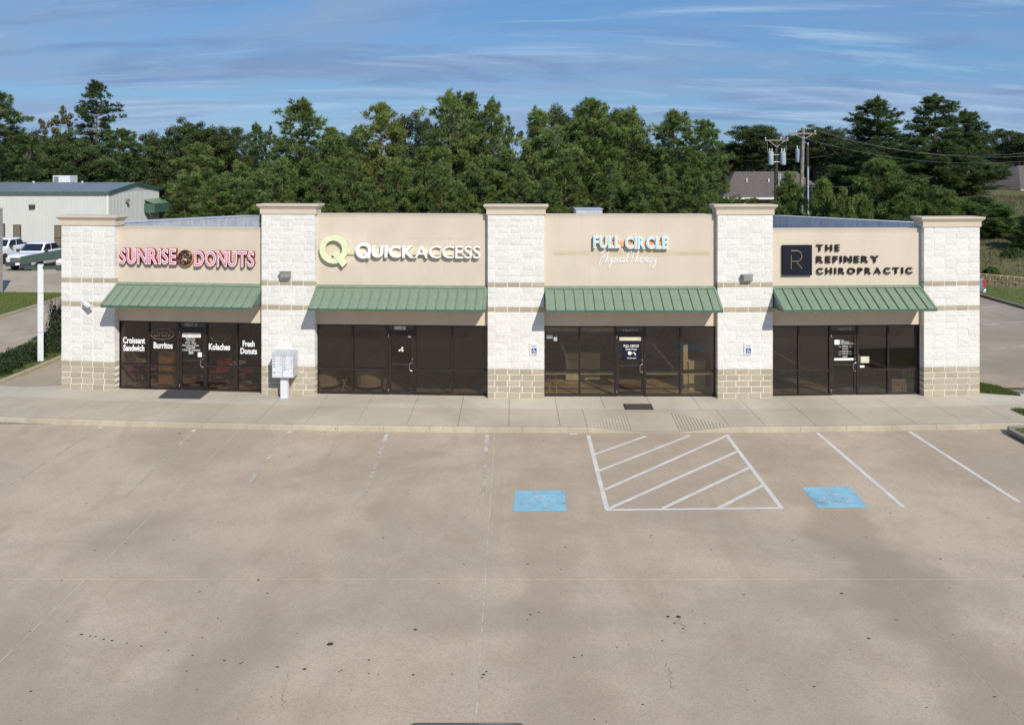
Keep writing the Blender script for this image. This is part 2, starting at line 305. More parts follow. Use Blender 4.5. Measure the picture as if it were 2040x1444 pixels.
for i, ch in enumerate('ACCESS'): pre(('acc', 0, i), ch, ext=.06, off=.0)
for w in ('FULL', 'CIRCLE'):
    for i, ch in enumerate(w): pre((w, 0, i), ch, ext=.06, off=.045); pre((w, 1, i), ch, ext=.003, off=.005)
for w in ('THE', 'REFINERY', 'CHIROPRACTIC'):
    for i, ch in enumerate(w): pre((w, 0, i), ch, ext=.035, off=.03 if w == 'REFINERY' else .018)
for k, s in dict(cs='Croissant\nSandwich', bu='Burritos', ko='Kolaches', fd='Fresh\nDonuts').items(): pre(k, s, off=.032, align='CENTER', lsp=.9)
for k in 'ABCD': pre('no'+k, '10637-'+k, off=.01)
for k in 'op': pre('open_'+k, 'OPEN', shear=.25, off=.012)
pre('hours', 'Business Hours\n7 days a week\n4:30 am - 1:00 pm\nPhone orders are welcome\n903-630-0489\nNO CASH LEFT OVERNIGHT', align='CENTER', off=.008)
pre('sd', 'SUNRISE O DONUTS'); pre('fc', 'FULL CIRCLE', off=.02); pre('fcp', 'Physical Therapy', shear=.3); pre('fcn', '903-630-0489', off=.01)
pre('rf', 'THE\nREFINERY\nCHIROPRACTIC', spacing=1.3, off=.015); pre('rfh', 'MONDAY\n8:00 - 12:00  2:00 - 6:00\n\nTUESDAY\n2:00 - 6:00\n\nWEDNESDAY\n8:00 - 12:00  2:00 - 6:00\n\nTHURSDAY\n8:00 - 12:00  2:00 - 6:00\n\nFRIDAY\nCLOSED', align='CENTER', off=.012)

# ------------------------------------------------------------------ the setting: terrain, lot, sidewalk, kerbs
def YF(x): return 28.7+.0035*(x-4)**2        # face of the piers: the front bows gently
def YK(x): return 25.53+.0031*(x-3)**2       # kerb line
def sstep(a, b, x): t = min(1, max(0, (x-a)/(b-a))); return t*t*(3-2*t)
def hill(x, y):
    s = (x-31.0)*.79+(y-56.1)*.61
    if x < 12 or y < 34: return -.30
    k = sstep(14, 33, x)*sstep(36, 44, y)
    return -.30+k*max(0, min(.85+.16*max(s, 0) if s > 0 else 0, 4.3+.02*max(s, 0)))*(1. if s > 0 else 0.) if s > 0 else -.30
gm = MB(); xs = [-700, -300, -150, -90]+[-70+3*i for i in range(29)]+[18+1.0*i for i in range(46)]+[64+4*i for i in range(10)]+[120, 180, 300, 700]
ys = [-120, -40, 0, 20, 34]+[36+1.3*i for i in range(50)]+[102+5*i for i in range(12)]+[180, 260, 400, 700, 1500]
for y in ys:
    for x in xs:
        h = hill(x, y); gm.v.append((x, y, h+(.25*mnoise.noise((x*.23, y*.23, 0)) if h > .5 else 0)))
nx = len(xs)
for j in range(len(ys)-1):
    for i in range(nx-1): a = j*nx+i; gm.f.append((a, a+1, a+nx+1, a+nx))
terrain = tag(gm.build('terrain', 'meadow', smooth=True), kind='structure')

def poly_sheet(mb, pts, z=None): mb.quad(*[(p[0], p[1], p[2] if z is None else z) for p in pts])
lot = empty('parking_lot', (0, 12, LOTZ), kind='structure'); LM = T(0, -12, -LOTZ)
base = MB().box(-60, 60, -30, 30.5, LOTZ-.12, LOTZ-.004); base.build('joint_sealant', 'sealant', lot, LM)
XJ = [-60, -45.8, -38.2, -30.65, -23.1, -15.55, -8.0, -.5, 7.1, 14.65, 22.2, 29.75, 37.3, 60]; YJ = [-30, -9, -.5, 8, 16.5, None]
g = .007
for i in range(len(XJ)-1):
    for j in range(len(YJ)-1):
        x0, x1 = XJ[i]+g, XJ[i+1]-g; y0 = YJ[j]+g; m = MB(); top = []
        if YJ[j+1] is None:
            n = 5; bk = [(x0+(x1-x0)*q/n) for q in range(n+1)]; top = [(x, YK(x)+.02) for x in reversed(bk)]
        else: top = [(x1, YJ[j+1]-g), (x0, YJ[j+1]-g)]
        m.prism([(x0, y0), (x1, y0)]+top, LOTZ, 'z', LOTZ-.06); m.build('slab', M_LOT, lot, LM)
def stripe(a, b, w=.1, mat='white_paint_fresh', z=LOTZ+.004, name='stripe'):
    a, b = Vector(a[:2]), Vector(b[:2]); d = (b-a).normalized(); n = Vector((-d.y, d.x))*w/2
    p = [a+n, a-n, b-n, b+n]; m = MB(); m.quad(*[(q.x, q.y, z) for q in p]); return m.build(name, mat, lot, LM)
def gl(px, py): return gp(px, py, LOTZ)
for (x0, y0, x1, y1, mats) in [(203, 850, 20, 966, ('white_paint_ghost', 'white_paint_ghost')), (388, 856, 250, 990, ('white_paint_ghost', 'white_paint_ghost')), (578, 859, 485, 975, ('white_paint_ghost', 'white_paint_ghost')),
                               (770, 866, 725, 990, ('white_paint_worn', 'white_paint_ghost')), (970, 867, 963, 985, ('white_paint_worn', 'white_paint_ghost'))]:
    a, b = gl(x0, y0), gl(x1, y1); d = (b-a); L_ = d.length
    stripe(a, a+d*(.16/L_), .11, 'white_paint_fresh'); stripe(a+d*(.165/L_), a+d*.38, .11, mats[0]); stripe(a+d*.385, b, .1, mats[1])
for (x0, y0, x1, y1, m_) in [(1628, 862, 1800, 1010, 'white_paint_fresh'), (1812, 860, 2030, 1000, 'white_paint_fresh'), (1172, 867, 1209, 1014, 'white_paint_fresh'), (1447, 866, 1557, 1012, 'white_paint_fresh')]:
    stripe(gl(x0, y0), gl(x1, y1), .11, m_)
stripe(gl(2010, 862), gl(2240, 1000), .1, 'white_paint_worn')
stripe(gl(1207, 1016), gl(1560, 1012), .1, z=LOTZ+.006)
for (x0, y0, x1, y1) in [(1183, 906, 1287, 869), (1191, 939, 1374, 868), (1204, 976, 1446, 869), (1214, 1013, 1468, 900), (1320, 1013, 1492, 932), (1430, 1013, 1520, 967)]:
    stripe(gl(x0, y0), gl(x1, y1), .1, z=LOTZ+.008)
for (x, y) in [(1143, 865), (1500, 861)]: stripe(gl(x-9, y), gl(x+9, y-1), .09, 'white_paint_fresh')
def symbol(cx, cy, s, flip=1):        # painted wheelchair outline, worn
    m = MB()
    def arc(c, r, a0, a1, w, n=14):
        for k in range(n):
            p, q = a0+(a1-a0)*k/n, a0+(a1-a0)*(k+1)/n
            m.quad(*[(cx+(c[0]+rr*math.cos(t))*s, cy+(c[1]+rr*math.sin(t))*s, LOTZ+.008) for rr, t in ((r, p), (r+w, p), (r+w, q), (r, q))])
    arc((-.02, -.14), .20, math.radians(120), math.radians(350), .07); arc((-.03, .40), .0, 0, 2*math.pi, .075)
    def bar(a, b, w):
        a, b = Vector(a), Vector(b); n = (b-a).normalized(); n = Vector((-n.y, n.x))*w/2
        m.quad(*[(cx+p.x*s, cy+p.y*s, LOTZ+.0085) for p in (a+n, a-n, b-n, b+n)])
    bar((-.05, .30), (-.02, -.02), .08); bar((-.02, -.02), (.20, -.02), .08); bar((.20, 0), (.29, -.26), .08); bar((-.03, .14), (.16, .14), .06)
    m.build('painted_symbol', 'symbol_paint', lot, LM)
for q in ([(1026, 978), (1124, 976), (1129, 1018), (1022, 1019)], [(1597, 971), (1692, 969), (1730, 1011), (1630, 1012)]):
    p = [gl(*w) for w in q]; m = MB(); m.quad(*[(v.x, v.y, LOTZ+.004) for v in p]); m.build('painted_square', 'blue_paint', lot, LM)
    c = sum(p, Vector())/4; symbol(c.x, c.y, 1.1)

walk = empty('sidewalk', (0, 27, 0), kind='structure'); WM = T(0, -27, 0)
MB().box(-24, 34, 26.4, 30.5, -.22, -.142).build('slab_bedding', 'sealant_dark', walk, WM)
PITCH = 1.5; bx_ = [1.41+PITCH*k for k in range(-17, 22)]
RAMP = (2.19, 6.35)
def ystrip(x): return YF(x)-1.18
def slab(x0, x1, f0, f1, mat, e=.006):
    x0 += e; x1 -= e; m = MB(); m.prism([(x0, f0(x0)+e), (x1, f0(x1)+e), (x1, f1(x1)-e), (x0, f1(x0)-e)], 0, 'z', -.12); m.build('slab', mat, walk, WM)
def ykin(x): return YK(x)+.15
out_b = [x for x in bx_ if not RAMP[0] < x < RAMP[1]]+[RAMP[0], RAMP[1]]; out_b.sort()
for a, b in zip(out_b, out_b[1:]):
    if abs(a-RAMP[0]) < .01: continue
    slab(a, b, ykin, ystrip, M_WALK)
for a, b in zip(bx_, bx_[1:]): slab(a, b, ystrip, lambda x: YF(x)+.62 if -15.4 < x < 15.6 else YF(x)+.05, M_APRON)
r0, r1, ry = 3.55, 4.87, 27.1
yk = ykin; lo = -.135
for pts in ([(RAMP[0], yk(2.19), 0), (r0, yk(r0), lo), (r0, ry, 0)], [(r1, yk(r1), lo), (RAMP[1], yk(6.35), 0), (r1, ry, 0)], [(r0, yk(r0), lo), (r1, yk(r1), lo), (r1, ry, 0), (r0, ry, 0)]):
    m = MB(); n = len(pts); m.v = [tuple(p) for p in pts]+[(p[0], p[1], p[2]-.1) for p in pts]; m.f = [tuple(range(n)), tuple(range(2*n-1, n-1, -1))]+[(k, (k+1) % n, n+(k+1) % n, n+k) for k in range(n)]; m.build('ramp_slab', M_WALK, walk, WM)
ys_ = lambda x: ystrip(x)-.006
for q in ([(RAMP[0]+.006, yk(2.19)+.006), (r0, ry), (r0, ys_(r0)), (RAMP[0]+.006, ys_(RAMP[0]))], [(r0, ry), (r1, ry), (r1, ys_(r1)), (r0, ys_(r0))], [(r1, ry), (RAMP[1]-.006, yk(6.35)+.006), (RAMP[1]-.006, ys_(RAMP[1])), (r1, ys_(r1))]):
    MB().prism(q, 0, 'z', -.12).build('slab', M_WALK, walk, WM)
gro = MB()
for side in (0, 1):
    A, B = (RAMP[0], r0) if side == 0 else (r1, RAMP[1])
    n = 14 if side == 0 else 16
    for k in range(n):
        u = (k+.5)/n; x = A+(B-A)*u; w = .028
        t_ = u if side == 0 else 1-u                     # share of the ramp depth at this x
        y0 = yk(x); y1 = y0+(ry-y0)*t_; z0 = lo*t_; z1 = 0.
        for (xa, xb) in ((x-w, x+w),): gro.rings([[(xa, y0, z0-.02), (xb, y0, z0-.02), (xb-.008, y0, z0+.014), (xa+.008, y0, z0+.014)], [(xa, y1, z1-.02), (xb, y1, z1-.02), (xb-.008, y1, z1+.014), (xa+.008, y1, z1+.014)]])
tag(gro.build('ramp_ribs', M_WALK, walk, WM), kind='stuff')
# kerb along the sidewalk, in cast lengths; it dips at the ramp
kx = [-24+1.35*i for i in range(40)]
kx = sorted([x for x in kx if not (2.0 < x < 6.5)]+[RAMP[0], r0, r1, RAMP[1]])
def kz(x): return lo*sstep(0, 1, 0) if x <= RAMP[0] or x >= RAMP[1] else (lo*(x-RAMP[0])/(r0-RAMP[0]) if x < r0 else lo if x <= r1 else lo*(RAMP[1]-x)/(RAMP[1]-r1))
for a, b in zip(kx, kx[1:]):
    e = .004 if (b-a) > 1 else 0; R = []
    for x in (a+e, b-e):
        z = kz(x); y = YK(x); R.append([(x, y-.02, LOTZ-.1), (x, y+.01, max(z-.02, LOTZ+.008)), (x, y+.035, max(z+.001, LOTZ+.009)), (x, y+.155, z+.001), (x, y+.155, LOTZ-.1)])
    MB().rings(R).build('kerb', M_KERB, walk, WM)

drive = tag(MB().box(-75, -15.6, 29.6, 82, -.2, -.012).build('driveway', M_DRIVE), kind='structure')
side = tag(MB().box(15.9, 27.6, 31.1, 60, -.25, -.13).build('side_parking', M_SIDE), kind='structure')
for (x0, y0, x1, y1) in [(1955, 614, 2004, 607), (1958, 648, 2040, 641), (1980, 696, 2040, 690)]:
    a, b = gp(x0, y0, -.13), gp(x1, y1, -.13); d = (b-a); n = Vector((-d.y, d.x, 0)).normalized()*.05
    m = MB(); m.quad(*[(p.x, p.y, -.126) for p in (a+n, a-n, b-n, b+n)]); m.build('stripe', 'white_paint_worn', side)
grass_polys = []
def island(name, pts, h=.12, kw=.16, kmat=M_KERB, top='lawn', holder=None):
    """raised planting bed: kerb ring of separate lengths round a soil top"""
    P = [Vector(p[:2]) for p in pts]; n = len(P)
    if sum(P[k].x*P[(k+1) % n].y-P[(k+1) % n].x*P[k].y for k in range(n)) < 0: P.reverse()
    root = tag(empty(name, (*P[0], 0)), kind='structure'); inv = T(-P[0].x, -P[0].y, 0); I = []
    for k in range(n):
        a, b, c = P[k-1], P[k], P[(k+1) % n]; n1 = Vector((-(b-a).y, (b-a).x)).normalized(); n2 = Vector((-(c-b).y, (c-b).x)).normalized(); nn = (n1+n2).normalized(); I.append(b+nn*kw/max(.4, nn.dot(n1)))
    for k in range(n):
        j = (k+1) % n; m = MB(); m.prism([tuple(P[k]), tuple(P[j]), tuple(I[j]), tuple(I[k])], h, 'z', -.1); bevel(m.build('kerb', kmat, root, inv), .02)
    m = MB(); m.prism([tuple(p) for p in I], h-.02, 'z', -.05); m.build('soil', top, root, inv)
    grass_polys.append(([tuple(p) for p in I], h-.02)); return root
L0 = lambda x, y: gp(x, y, 0)
island('planting_bed', [L0(-60, 790), L0(0, 766), L0(60, 742), L0(120, 717), L0(200, 684), L0(200, 640), L0(118, 652), L0(70, 676), L0(0, 708), L0(-60, 730)])
island('lawn_strip', [L0(-60, 653), L0(0, 634), L0(60, 616), L0(118, 597), L0(150, 588), L0(118, 586), L0(0, 584), L0(-60, 584)])
gp_ = tag(empty('lawn_patch', (16.5, 29.6, 0)), kind='structure')
q = [L0(1951, 757), L0(1990, 772), L0(2034, 789), L0(1951, 790)]; q = [(15.55, 29.45), (q[2].x, q[2].y), (q[1].x, q[1].y), (15.65, q[0].y+.2)]
MB().prism(q, .015, 'z', -.2).build('soil', 'lawn', gp_, T(-16.5, -29.6, 0)); grass_polys.append((q, .015))
q = [L0(2014, 816), L0(2140, 816), L0(2140, 870), L0(2050, 832)]; q2 = [(v.x, v.y) for v in q]
gp2 = tag(empty('lawn_wedge', (*q2[0], 0)), kind='structure'); MB().prism(q2, .02, 'z', -.1).build('soil', 'lawn', gp2, T(-q2[0][0], -q2[0][1], 0)); grass_polys.append((q2, .02))
a, b = gp(1997, 850, 0), gp(2150, 930, 0)
island('parking_island', [(a.x, a.y-.35), (b.x, b.y), (b.x+6, b.y), (b.x+6, a.y+.02), (a.x+.15, a.y+.02)], h=.03, kmat=M_DKERB)
verge = island('grass_verge', [(27.6, 33), (40, 33), (40, 43.6), (27.6, 59.6)], h=.02, kmat=M_DKERB)

# stone retaining wall, block by block
rw = tag(empty('retaining_wall', (31, 54, 0)), label='low tan stone block retaining wall under the weedy bank', cat='wall')
A, B = Vector((36.4, 48.4)), Vector((25.6, 62.4)); d = (B-A); n_ = int(d.length/.42); ang = math.atan2(d.y, d.x)
stones = []
for v_ in range(4):
    m = MB(); 
    for zz_ in (0, 1): pass
    R = []
    for xx in (-.5, -.42, .42, .5):
        s_ = .86 if abs(xx) > .45 else 1.; R.append([(xx*.40, -.14*s_+random.uniform(-.02, .02)+.14, z*.19*s_+random.uniform(-.01, .01)) for z in (-.5, .5)]+[(xx*.40, .30, z*.19) for z in (.5, -.5)])
    m.rings(R); stones.append(m.mesh('stone', 'stone_block'))
for r in range(4):
    for k in range(n_):
        p = A+d*((k+.5*(r % 2)+.5)/n_); o = add('stone', random.choice(stones), rw, T(p.x-31-.04*r*0, p.y-54, -.05+.2*r, ang+math.pi+random.uniform(-.03, .03)))

# ------------------------------------------------------------------ the building
ROOT = Vector((0, 28.75, 0)); bld = tag(empty('retail_building', ROOT), label='cream stucco and white block retail strip with four storefront bays and five piers', cat='building'); BI = Matrix.Translation(-ROOT)
PX = [(122, 229), (520.5, 628), (971, 1085), (1429, 1540), (1840, 1952)]
def xz(px):      # x on the pier-face curve under a picture column
    x = 0.
    for _ in range(30): x = (px-HX)*YF(x)/F
    return x
PIER = []
for (a, b) in PX:
    xa, xb = xz(a), xz(b); A, B = Vector((xa, YF(xa), 0)), Vector((xb, YF(xb), 0)); PIER.append((A, B))
BAYS = []
for i in range(4):
    A, B = PIER[i][1], PIER[i+1][0]; d = B-A; BAYS.append(dict(c=(A+B)/2, w=d.length, rz=math.atan2(d.y, d.x)))
def bayM(i): b = BAYS[i]; return T(b['c'].x, b['c'].y, 0, b['rz'])
def bl(i, px, py, y=.19):        # picture point -> (x, z) on a plane of bay i, y behind the pier faces
    Mi = bayM(i).inverted(); o = Mi @ Vector((0, 0, CAMZ)); d = Mi.to_3x3() @ Vector(((px-HX)/F, 1, -(py-HY)/F)); t_ = (y-o.y)/d.y; p = o+d*t_; return p.x, p.z
def pl(i, px, py, y=0.):
    A, B = PIER[i]; d = B-A; Mi = T(*((A+B)/2), math.atan2(d.y, d.x)).inverted(); o = Mi @ Vector((0, 0, CAMZ)); d = Mi.to_3x3() @ Vector(((px-HX)/F, 1, -(py-HY)/F)); t_ = (y-o.y)/d.y; p = o+d*t_; return p.x, p.z
def pierM(i): A, B = PIER[i]; d = B-A; return T(*((A+B)/2), math.atan2(d.y, d.x))
# split-faced blocks: a few rough castings shared by every course
def block_mesh(mat, seed):
    r = random.Random(seed); m = MB(); nx_, nz_ = 6, 4; g_ = {}
    for j in range(nz_):
        for i in range(nx_):
            edge = i in (0, nx_-1) or j in (0, nz_-1); x = -.5+i/(nx_-1); z = j/(nz_-1)
            y = -r.uniform(.004, .008) if edge else -r.uniform(.002, .014)
            if i in (0, nx_-1): x += r.uniform(-.012, .004)*(1 if i else -1)
            g_[i, j] = len(m.v); m.v.append((x+(0 if edge else r.uniform(-.04, .04)), y, z+(0 if edge else r.uniform(-.06, .06))))
    for j in range(nz_-1):
        for i in range(nx_-1): m.f.append((g_[i, j], g_[i+1, j], g_[i+1, j+1], g_[i, j+1]))
    rim = [g_[i, 0] for i in range(nx_)]+[g_[nx_-1, j] for j in range(1, nz_)]+[g_[i, nz_-1] for i in range(nx_-2, -1, -1)]+[g_[0, j] for j in range(nz_-2, 0, -1)]
    b0 = len(m.v)
    for v in rim: x, y, z = m.v[v]; m.v.append((x, .40, z))
    for k in range(len(rim)): j = (k+1) % len(rim); m.f.append((rim[k], rim[j], b0+j, b0+k))
    return m.mesh('block', mat)
WBM = [block_mesh(M_WBLK, s) for s in range(9)]; TBM = [block_mesh(M_TBLK, 50+s) for s in range(6)]
def courses(inner):
    c = [(.194, 't')]*5+[(.2044, 'w')]*9+[(.18, 't')]+[(.21, 'w')]*3+[(.175, 't')]
    return c+([(.2, 'w')]*11 if inner else [(.1975, 'w')]*9)
GAP = .02
for i, (A, B) in enumerate(PIER):
    inner = i in (1, 2, 3); w = (B-A).length; cs = courses(inner); top = sum(h for h, _ in cs)
    M = BI @ pierM(i); core = MB().box(-w/2+.012, w/2-.012, .001, .44, -.02, top).build('pier', 'mortar', bld, M)
    z = 0.
    for k, (h, kind) in enumerate(cs):
        n_full = int(w/.4064); rest = w-n_full*.4064
        lens = ([rest] if rest > .08 else [])+[.4064]*n_full if k % 2 == 0 else [.4064]*n_full+([rest] if rest > .08 else [])
        if k % 2 and rest > .08: lens = [.4064-(.4064-rest)/2]+[.4064]*(n_full-1)+[w-(.4064-(.4064-rest)/2)-.4064*(n_full-1)]
        sc_ = w/sum(lens); x = -w/2
        for ln in lens:
            ln *= sc_; me = random.choice(WBM if kind == 'w' else TBM)
            o = add('white_block' if kind == 'w' else 'tan_block', me, core, Matrix.Translation((x+ln/2, random.uniform(-.006, .004), z+GAP/2)) @ Matrix.Diagonal((ln-GAP, 1, h-GAP, 1))); x += ln
        z += h
    # stucco cornice with a coved top
    prof = [(0, .035), (.18, .035), (.185, .055), (.205, .065), (.245, .10), (.265, .115), (.27, .125), (.325, .125), (.33, .115)]
    R = []
    for (dz, e) in prof: R.append([(-w/2-e, -e, top+dz), (w/2+e, -e, top+dz), (w/2+e, .50+e, top+dz), (-w/2-e, .50+e, top+dz)])
    MB().rings(R).build('cornice', M_CORN, bld, M)
    MB().box(-w/2+.03, w/2-.03, .45, .62, 0, top).build('pier_backing', M_ST, bld, M)
HEAD = 2.335
DIV = [(.205, .41, .605, .815), (.206, .41, .575, .79), (.206, .415, .59, .795), (.19, .397, .586, .79)]
SHADE = [(), (0, 1, 3, 4), (), (0, 1, 3, 4)]
def lettering(key, i, x0, x1, y0, y1, mat, parent, M, yy): 
    a, b = bl(i, x0, y1, yy), bl(i, x1, y0, yy); return add('lettering', fit(TX[key], a[0], b[0], a[1], b[1], mat, yy), parent, M)
WIN = {}; DOOR = {}
for i in range(4):
    b = BAYS[i]; w = b['w']; M = BI @ bayM(i); inner = i in (1, 2); top = 5.97 if inner else 5.49
    MB().box(-w/2-.02, w/2+.02, .19, .55, HEAD, top).build('stucco_wall', (M_ST, M_ST2, M_ST3, M_ST)[i], bld, M)
    MB().box(-w/2-.01, w/2+.01, .172, .57, top, top+.035).build('coping', M_CORN, bld, M)
    MB().box(-w/2-.01, w/2+.01, .184, .19, top-.075, top-.004).build('trim_band', M_CORN, bld, M)
    fy0, fy1 = .265, .355; gy = .31; d = [-.5]+[k-.5 for k in DIV[i]]+[.5]
    wi = w-.0; xs_ = [wi*k for k in d]
    for k in range(5):
        xa, xb = xs_[k], xs_[k+1]; e = .028
        if k != 2:
            fr = MB(); fr.box(xa+.002, xa+e, fy0, fy1, 0, HEAD-.002); fr.box(xb-e, xb-.002, fy0, fy1, 0, HEAD-.002)
            for (z0, z1) in ((.0, .065), (.80, .865), (HEAD-.06, HEAD-.002)): fr.box(xa+e, xb-e, fy0+.004, fy1-.004, z0, z1)
            win = fr.build('window', 'bronze_frame', bld, M); WIN[i, k] = win
            g_ = M_GLASSF if i == 2 else M_GLASS
            MB().box(xa+e, xb-e, gy, gy+.008, .865, HEAD-.06).build('pane', g_, win); MB().box(xa+e, xb-e, gy, gy+.008, .065, .80).build('pane', g_, win)
            if k in SHADE[i]: MB().box(xa+e+.01, xb-e-.01, gy+.06, gy+.07, .84 if not (i == 3 and k == 4) else .9, HEAD-.05).build('roller_shade', 'solar_shade', win)
            if i == 2: MB().box(xa+e+.01, xb-e-.01, gy+.05, gy+.08, .70, .775).build('blind_rail', 'cream_paint', win); MB().box(xa+e+.01, xb-e-.01, gy+.05, gy+.10, HEAD-.22 if k < 2 else HEAD-.09, HEAD-.062).build('blind_box', 'room_wall', win)
        else:
            e2 = .045; DT = 2.06
            fr = MB(); fr.box(xa+.002, xa+e2, fy0-.008, fy1, 0, HEAD-.003); fr.box(xb-e2, xb-.002, fy0-.008, fy1, 0, HEAD-.003); fr.box(xa+e2, xb-e2, fy0-.004, fy1, DT, DT+.055); fr.box(xa+e2, xb-e2, fy0-.004, fy1, HEAD-.05, HEAD-.003)
            door = fr.build('door', 'bronze_frame', bld, M); DOOR[i] = (door, xa+e2, xb-e2)
            MB().box(xa+e2, xb-e2, gy, gy+.008, DT+.055, HEAD-.05).build('transom_pane', M_GLASS, door)
            la, lb = xa+e2+.006, xb-e2-.006; st = .075; lf = MB(); lf.box(la, la+st, .28, .335, .012, DT-.008); lf.box(lb-st, lb, .28, .335, .012, DT-.008); lf.box(la+st, lb-st, .282, .333, .012, .14); lf.box(la+st, lb-st, .282, .333, DT-.10, DT-.008)
            lf.build('door_leaf', 'bronze_frame', door); MB().box(la+st, lb-st, gy-.002, gy+.006, .14, DT-.10).build('pane', M_GLASS, door)
            MB().box(la+st, lb-st, .342, .37, .985, 1.015).build('push_bar', 'aluminium', door)
            MB().tube([(lb-.04, .28, .78), (lb-.04, .225, .80), (lb-.115, .22, .83), (lb-.13, .22, .88), (lb-.13, .22, 1.0), (lb-.115, .22, 1.05), (lb-.04, .225, 1.08), (lb-.04, .28, 1.10)], .013, 6).build('handle', 'aluminium', door, smooth=True)
            MB().lathe([(.0, 0), (.022, 0), (.022, -.012), (.0, -.012)], 10, (lb-.04, .28, 1.19), 'y').build('lock', 'aluminium', door)
            MB().box(la, lb, .24, .34, 0, .012).build('threshold', 'aluminium', door)
            for zz_ in (.12, 1.92): MB().box(la-.012, la+.012, .256, .28, zz_, zz_+.09).build('hinge', 'grey_metal', door)
    # the room behind the glass
    MB().box(-w/2, w/2, .40, 7.5, -.05, .006).build('interior_floor', 'checker_floor' if i == 0 else 'room_floor', bld, M)
    MB().box(-w/2, w/2, 7.5, 7.6, 0, 2.7).build('interior_wall', 'room_wall', bld, M); MB().box(-w/2-.08, -w/2+.0, .62, 7.5, 0, 2.7).build('interior_wall', 'room_wall', bld, M); MB().box(w/2, w/2+.08, .62, 7.5, 0, 2.7).build('interior_wall', 'room_wall', bld, M)
    MB().box(-w/2, w/2, .56, 7.5, 2.6, 2.7).build('interior_ceiling', 'room_ceiling', bld, M)
# side walls carry sloping metal parapets; low roof between them
for s, X in ((-1, -14.35), (1, 14.55)):
    x0, x1 = (X-.9, X) if s < 0 else (X, X+.7)
    prof = [(30.75, 0), (50, 0), (50, 4.74), (30.75, 5.545)]
    MB().prism(prof, x1, 'x', x0).build('side_wall', M_ST, bld, BI)
    n = 9; 
    for k in range(n):           # lapped parapet sheets on the inner face
        ya, yb = 30.6+19.4*k/n, 30.6+19.4*(k+1)/n-.02; za = lambda y: 5.58-.84*(y-29.95)/20.05
        xi = X+.012 if s < 0 else X-.012; MB().quad((xi, ya, za(ya)-.9), (xi, yb, za(yb)-.9), (xi, yb, za(yb)), (xi, ya, za(ya))).build('parapet_sheet', 'parapet_metal', bld, BI)
    MB().rings([[(x0-.03, y, z), (x1+.03, y, z), (x1+.03, y, z+.04), (x0-.03, y, z+.04)] for y, z in ((30.7, 5.547), (50.05, 4.742))]).build('parapet_cap', 'parapet_metal', bld, BI)
MB().rings([[(-14.3, y, z-.2), (14.5, y, z-.2), (14.5, y, z), (-14.3, y, z)] for y, z in ((30.3, 4.85), (50, 4.0))]).build('roof', 'roof_membrane', bld, BI)
MB().box(-14.3, 14.5, 49.8, 50, 0, 3.9).build('rear_wall', M_ST, bld, BI)

# ------------------------------------------------------------------ awnings
AWN = [(16, 'green ribbed metal awning over the bakery door, nearest the mailbox cluster on the far side'), (18, ''), (18, ''), (16, '')]
ALAB = ['green ribbed metal awning below the pink outlined donut sign', 'green ribbed metal awning below the lime ring logo sign', 'green ribbed metal awning below the pale blue lettered sign', 'green ribbed metal awning below the black square logo sign']
for i in range(4):
    b = BAYS[i]; w = b['w']-.03; n = AWN[i][0]; c = b['c']; rz = b['rz']
    aw = tag(empty('awning', (c.x-.19*math.sin(rz), c.y+.19*math.cos(rz), 2.9), rz), label=ALAB[i], cat='awning', group='green metal awnings over the storefronts')
    y0, z0, y1, z1 = -.02, 3.60-2.9, -1.04, 3.03-2.9; sl = math.hypot(y1-y0, z1-z0); th = math.atan2(z1-z0, y1-y0)
    pw = w/n
    # one pan with its standing seam, laid on the slope (local: x across, s down the slope, t normal)
    up = Vector((0, math.sin(th)*-1, math.cos(th))); up = Vector((0, -(z1-z0)/sl*-1, 0))
    S = Vector((0, (y1-y0)/sl, (z1-z0)/sl)); Nn = Vector((0, S.z, -S.y)); 
    if Nn.z < 0: Nn = -Nn
    prof = [(-pw/2, 0), (-pw/2+.002, .052), (-pw/2+.026, .052), (-pw/2+.030, .006), (-.02, .006), (-.015, .010), (.015, .010), (.02, .006), (pw/2-.001, .006), (pw/2-.001, -.006), (-pw/2, -.006)]
    pm = MB(); R = []
    for s_ in (.07, sl+.02): R.append([Vector((x, y0, z0))+S*s_+Nn*t_ for x, t_ in prof])
    pm.rings(R); me = pm.mesh('panel', M_GREEN)
    for k in range(n): add('panel', me, aw, Matrix.Translation((-w/2+pw*(k+.5), 0, 0)))
    MB().rings([[(x, y0+.02, z0+.05), (x, y0+.02, z0+.03), (x, *(Vector((y0, z0))+Vector((S.y, S.z))*.11+Vector((Nn.y, Nn.z))*.010)), (x, *(Vector((y0, z0))+Vector((S.y, S.z))*.11+Vector((Nn.y, Nn.z))*.042))] for x in (-w/2-.005, w/2+.005)]).build('head_flashing', M_GREEN, aw)
    MB().box(-w/2-.004, w/2+.004, y1-.028, y1-.004, z1-.085, z1-.012).build('fascia', M_DGREEN, aw)
    for s_ in (-1, 1):
        x = s_*w/2; tri = [(y0, z0-.02), (y1, z1-.02), (y1, z1-.08), (y0, z1-.08)]
        MB().prism(tri, x, 'x', x-s_*.015).build('end_panel', M_DGREEN, aw)
        R = [[Vector((x+dx, y0, z0))+S*q+Nn*t_ for dx, t_ in ((-s_*.07, .012), (-s_*.07, .03), (.006*s_, .03), (.006*s_, -.06))] for q in (.02, sl+.01)]
        MB().rings(R).build('rake_trim', M_GREEN, aw)
    MB().box(-w/2+.02, w/2-.02, y1+.01, y0, z1-.075, z1-.055).build('soffit', 'soffit_warm_bounce', aw)
    for fx in (-.27, .27): bevel(MB().box(fx*w-.14, fx*w+.14, -.93, -.72, z1-.135, z1-.076).build('light_fixture', 'cream_paint', aw), .015)

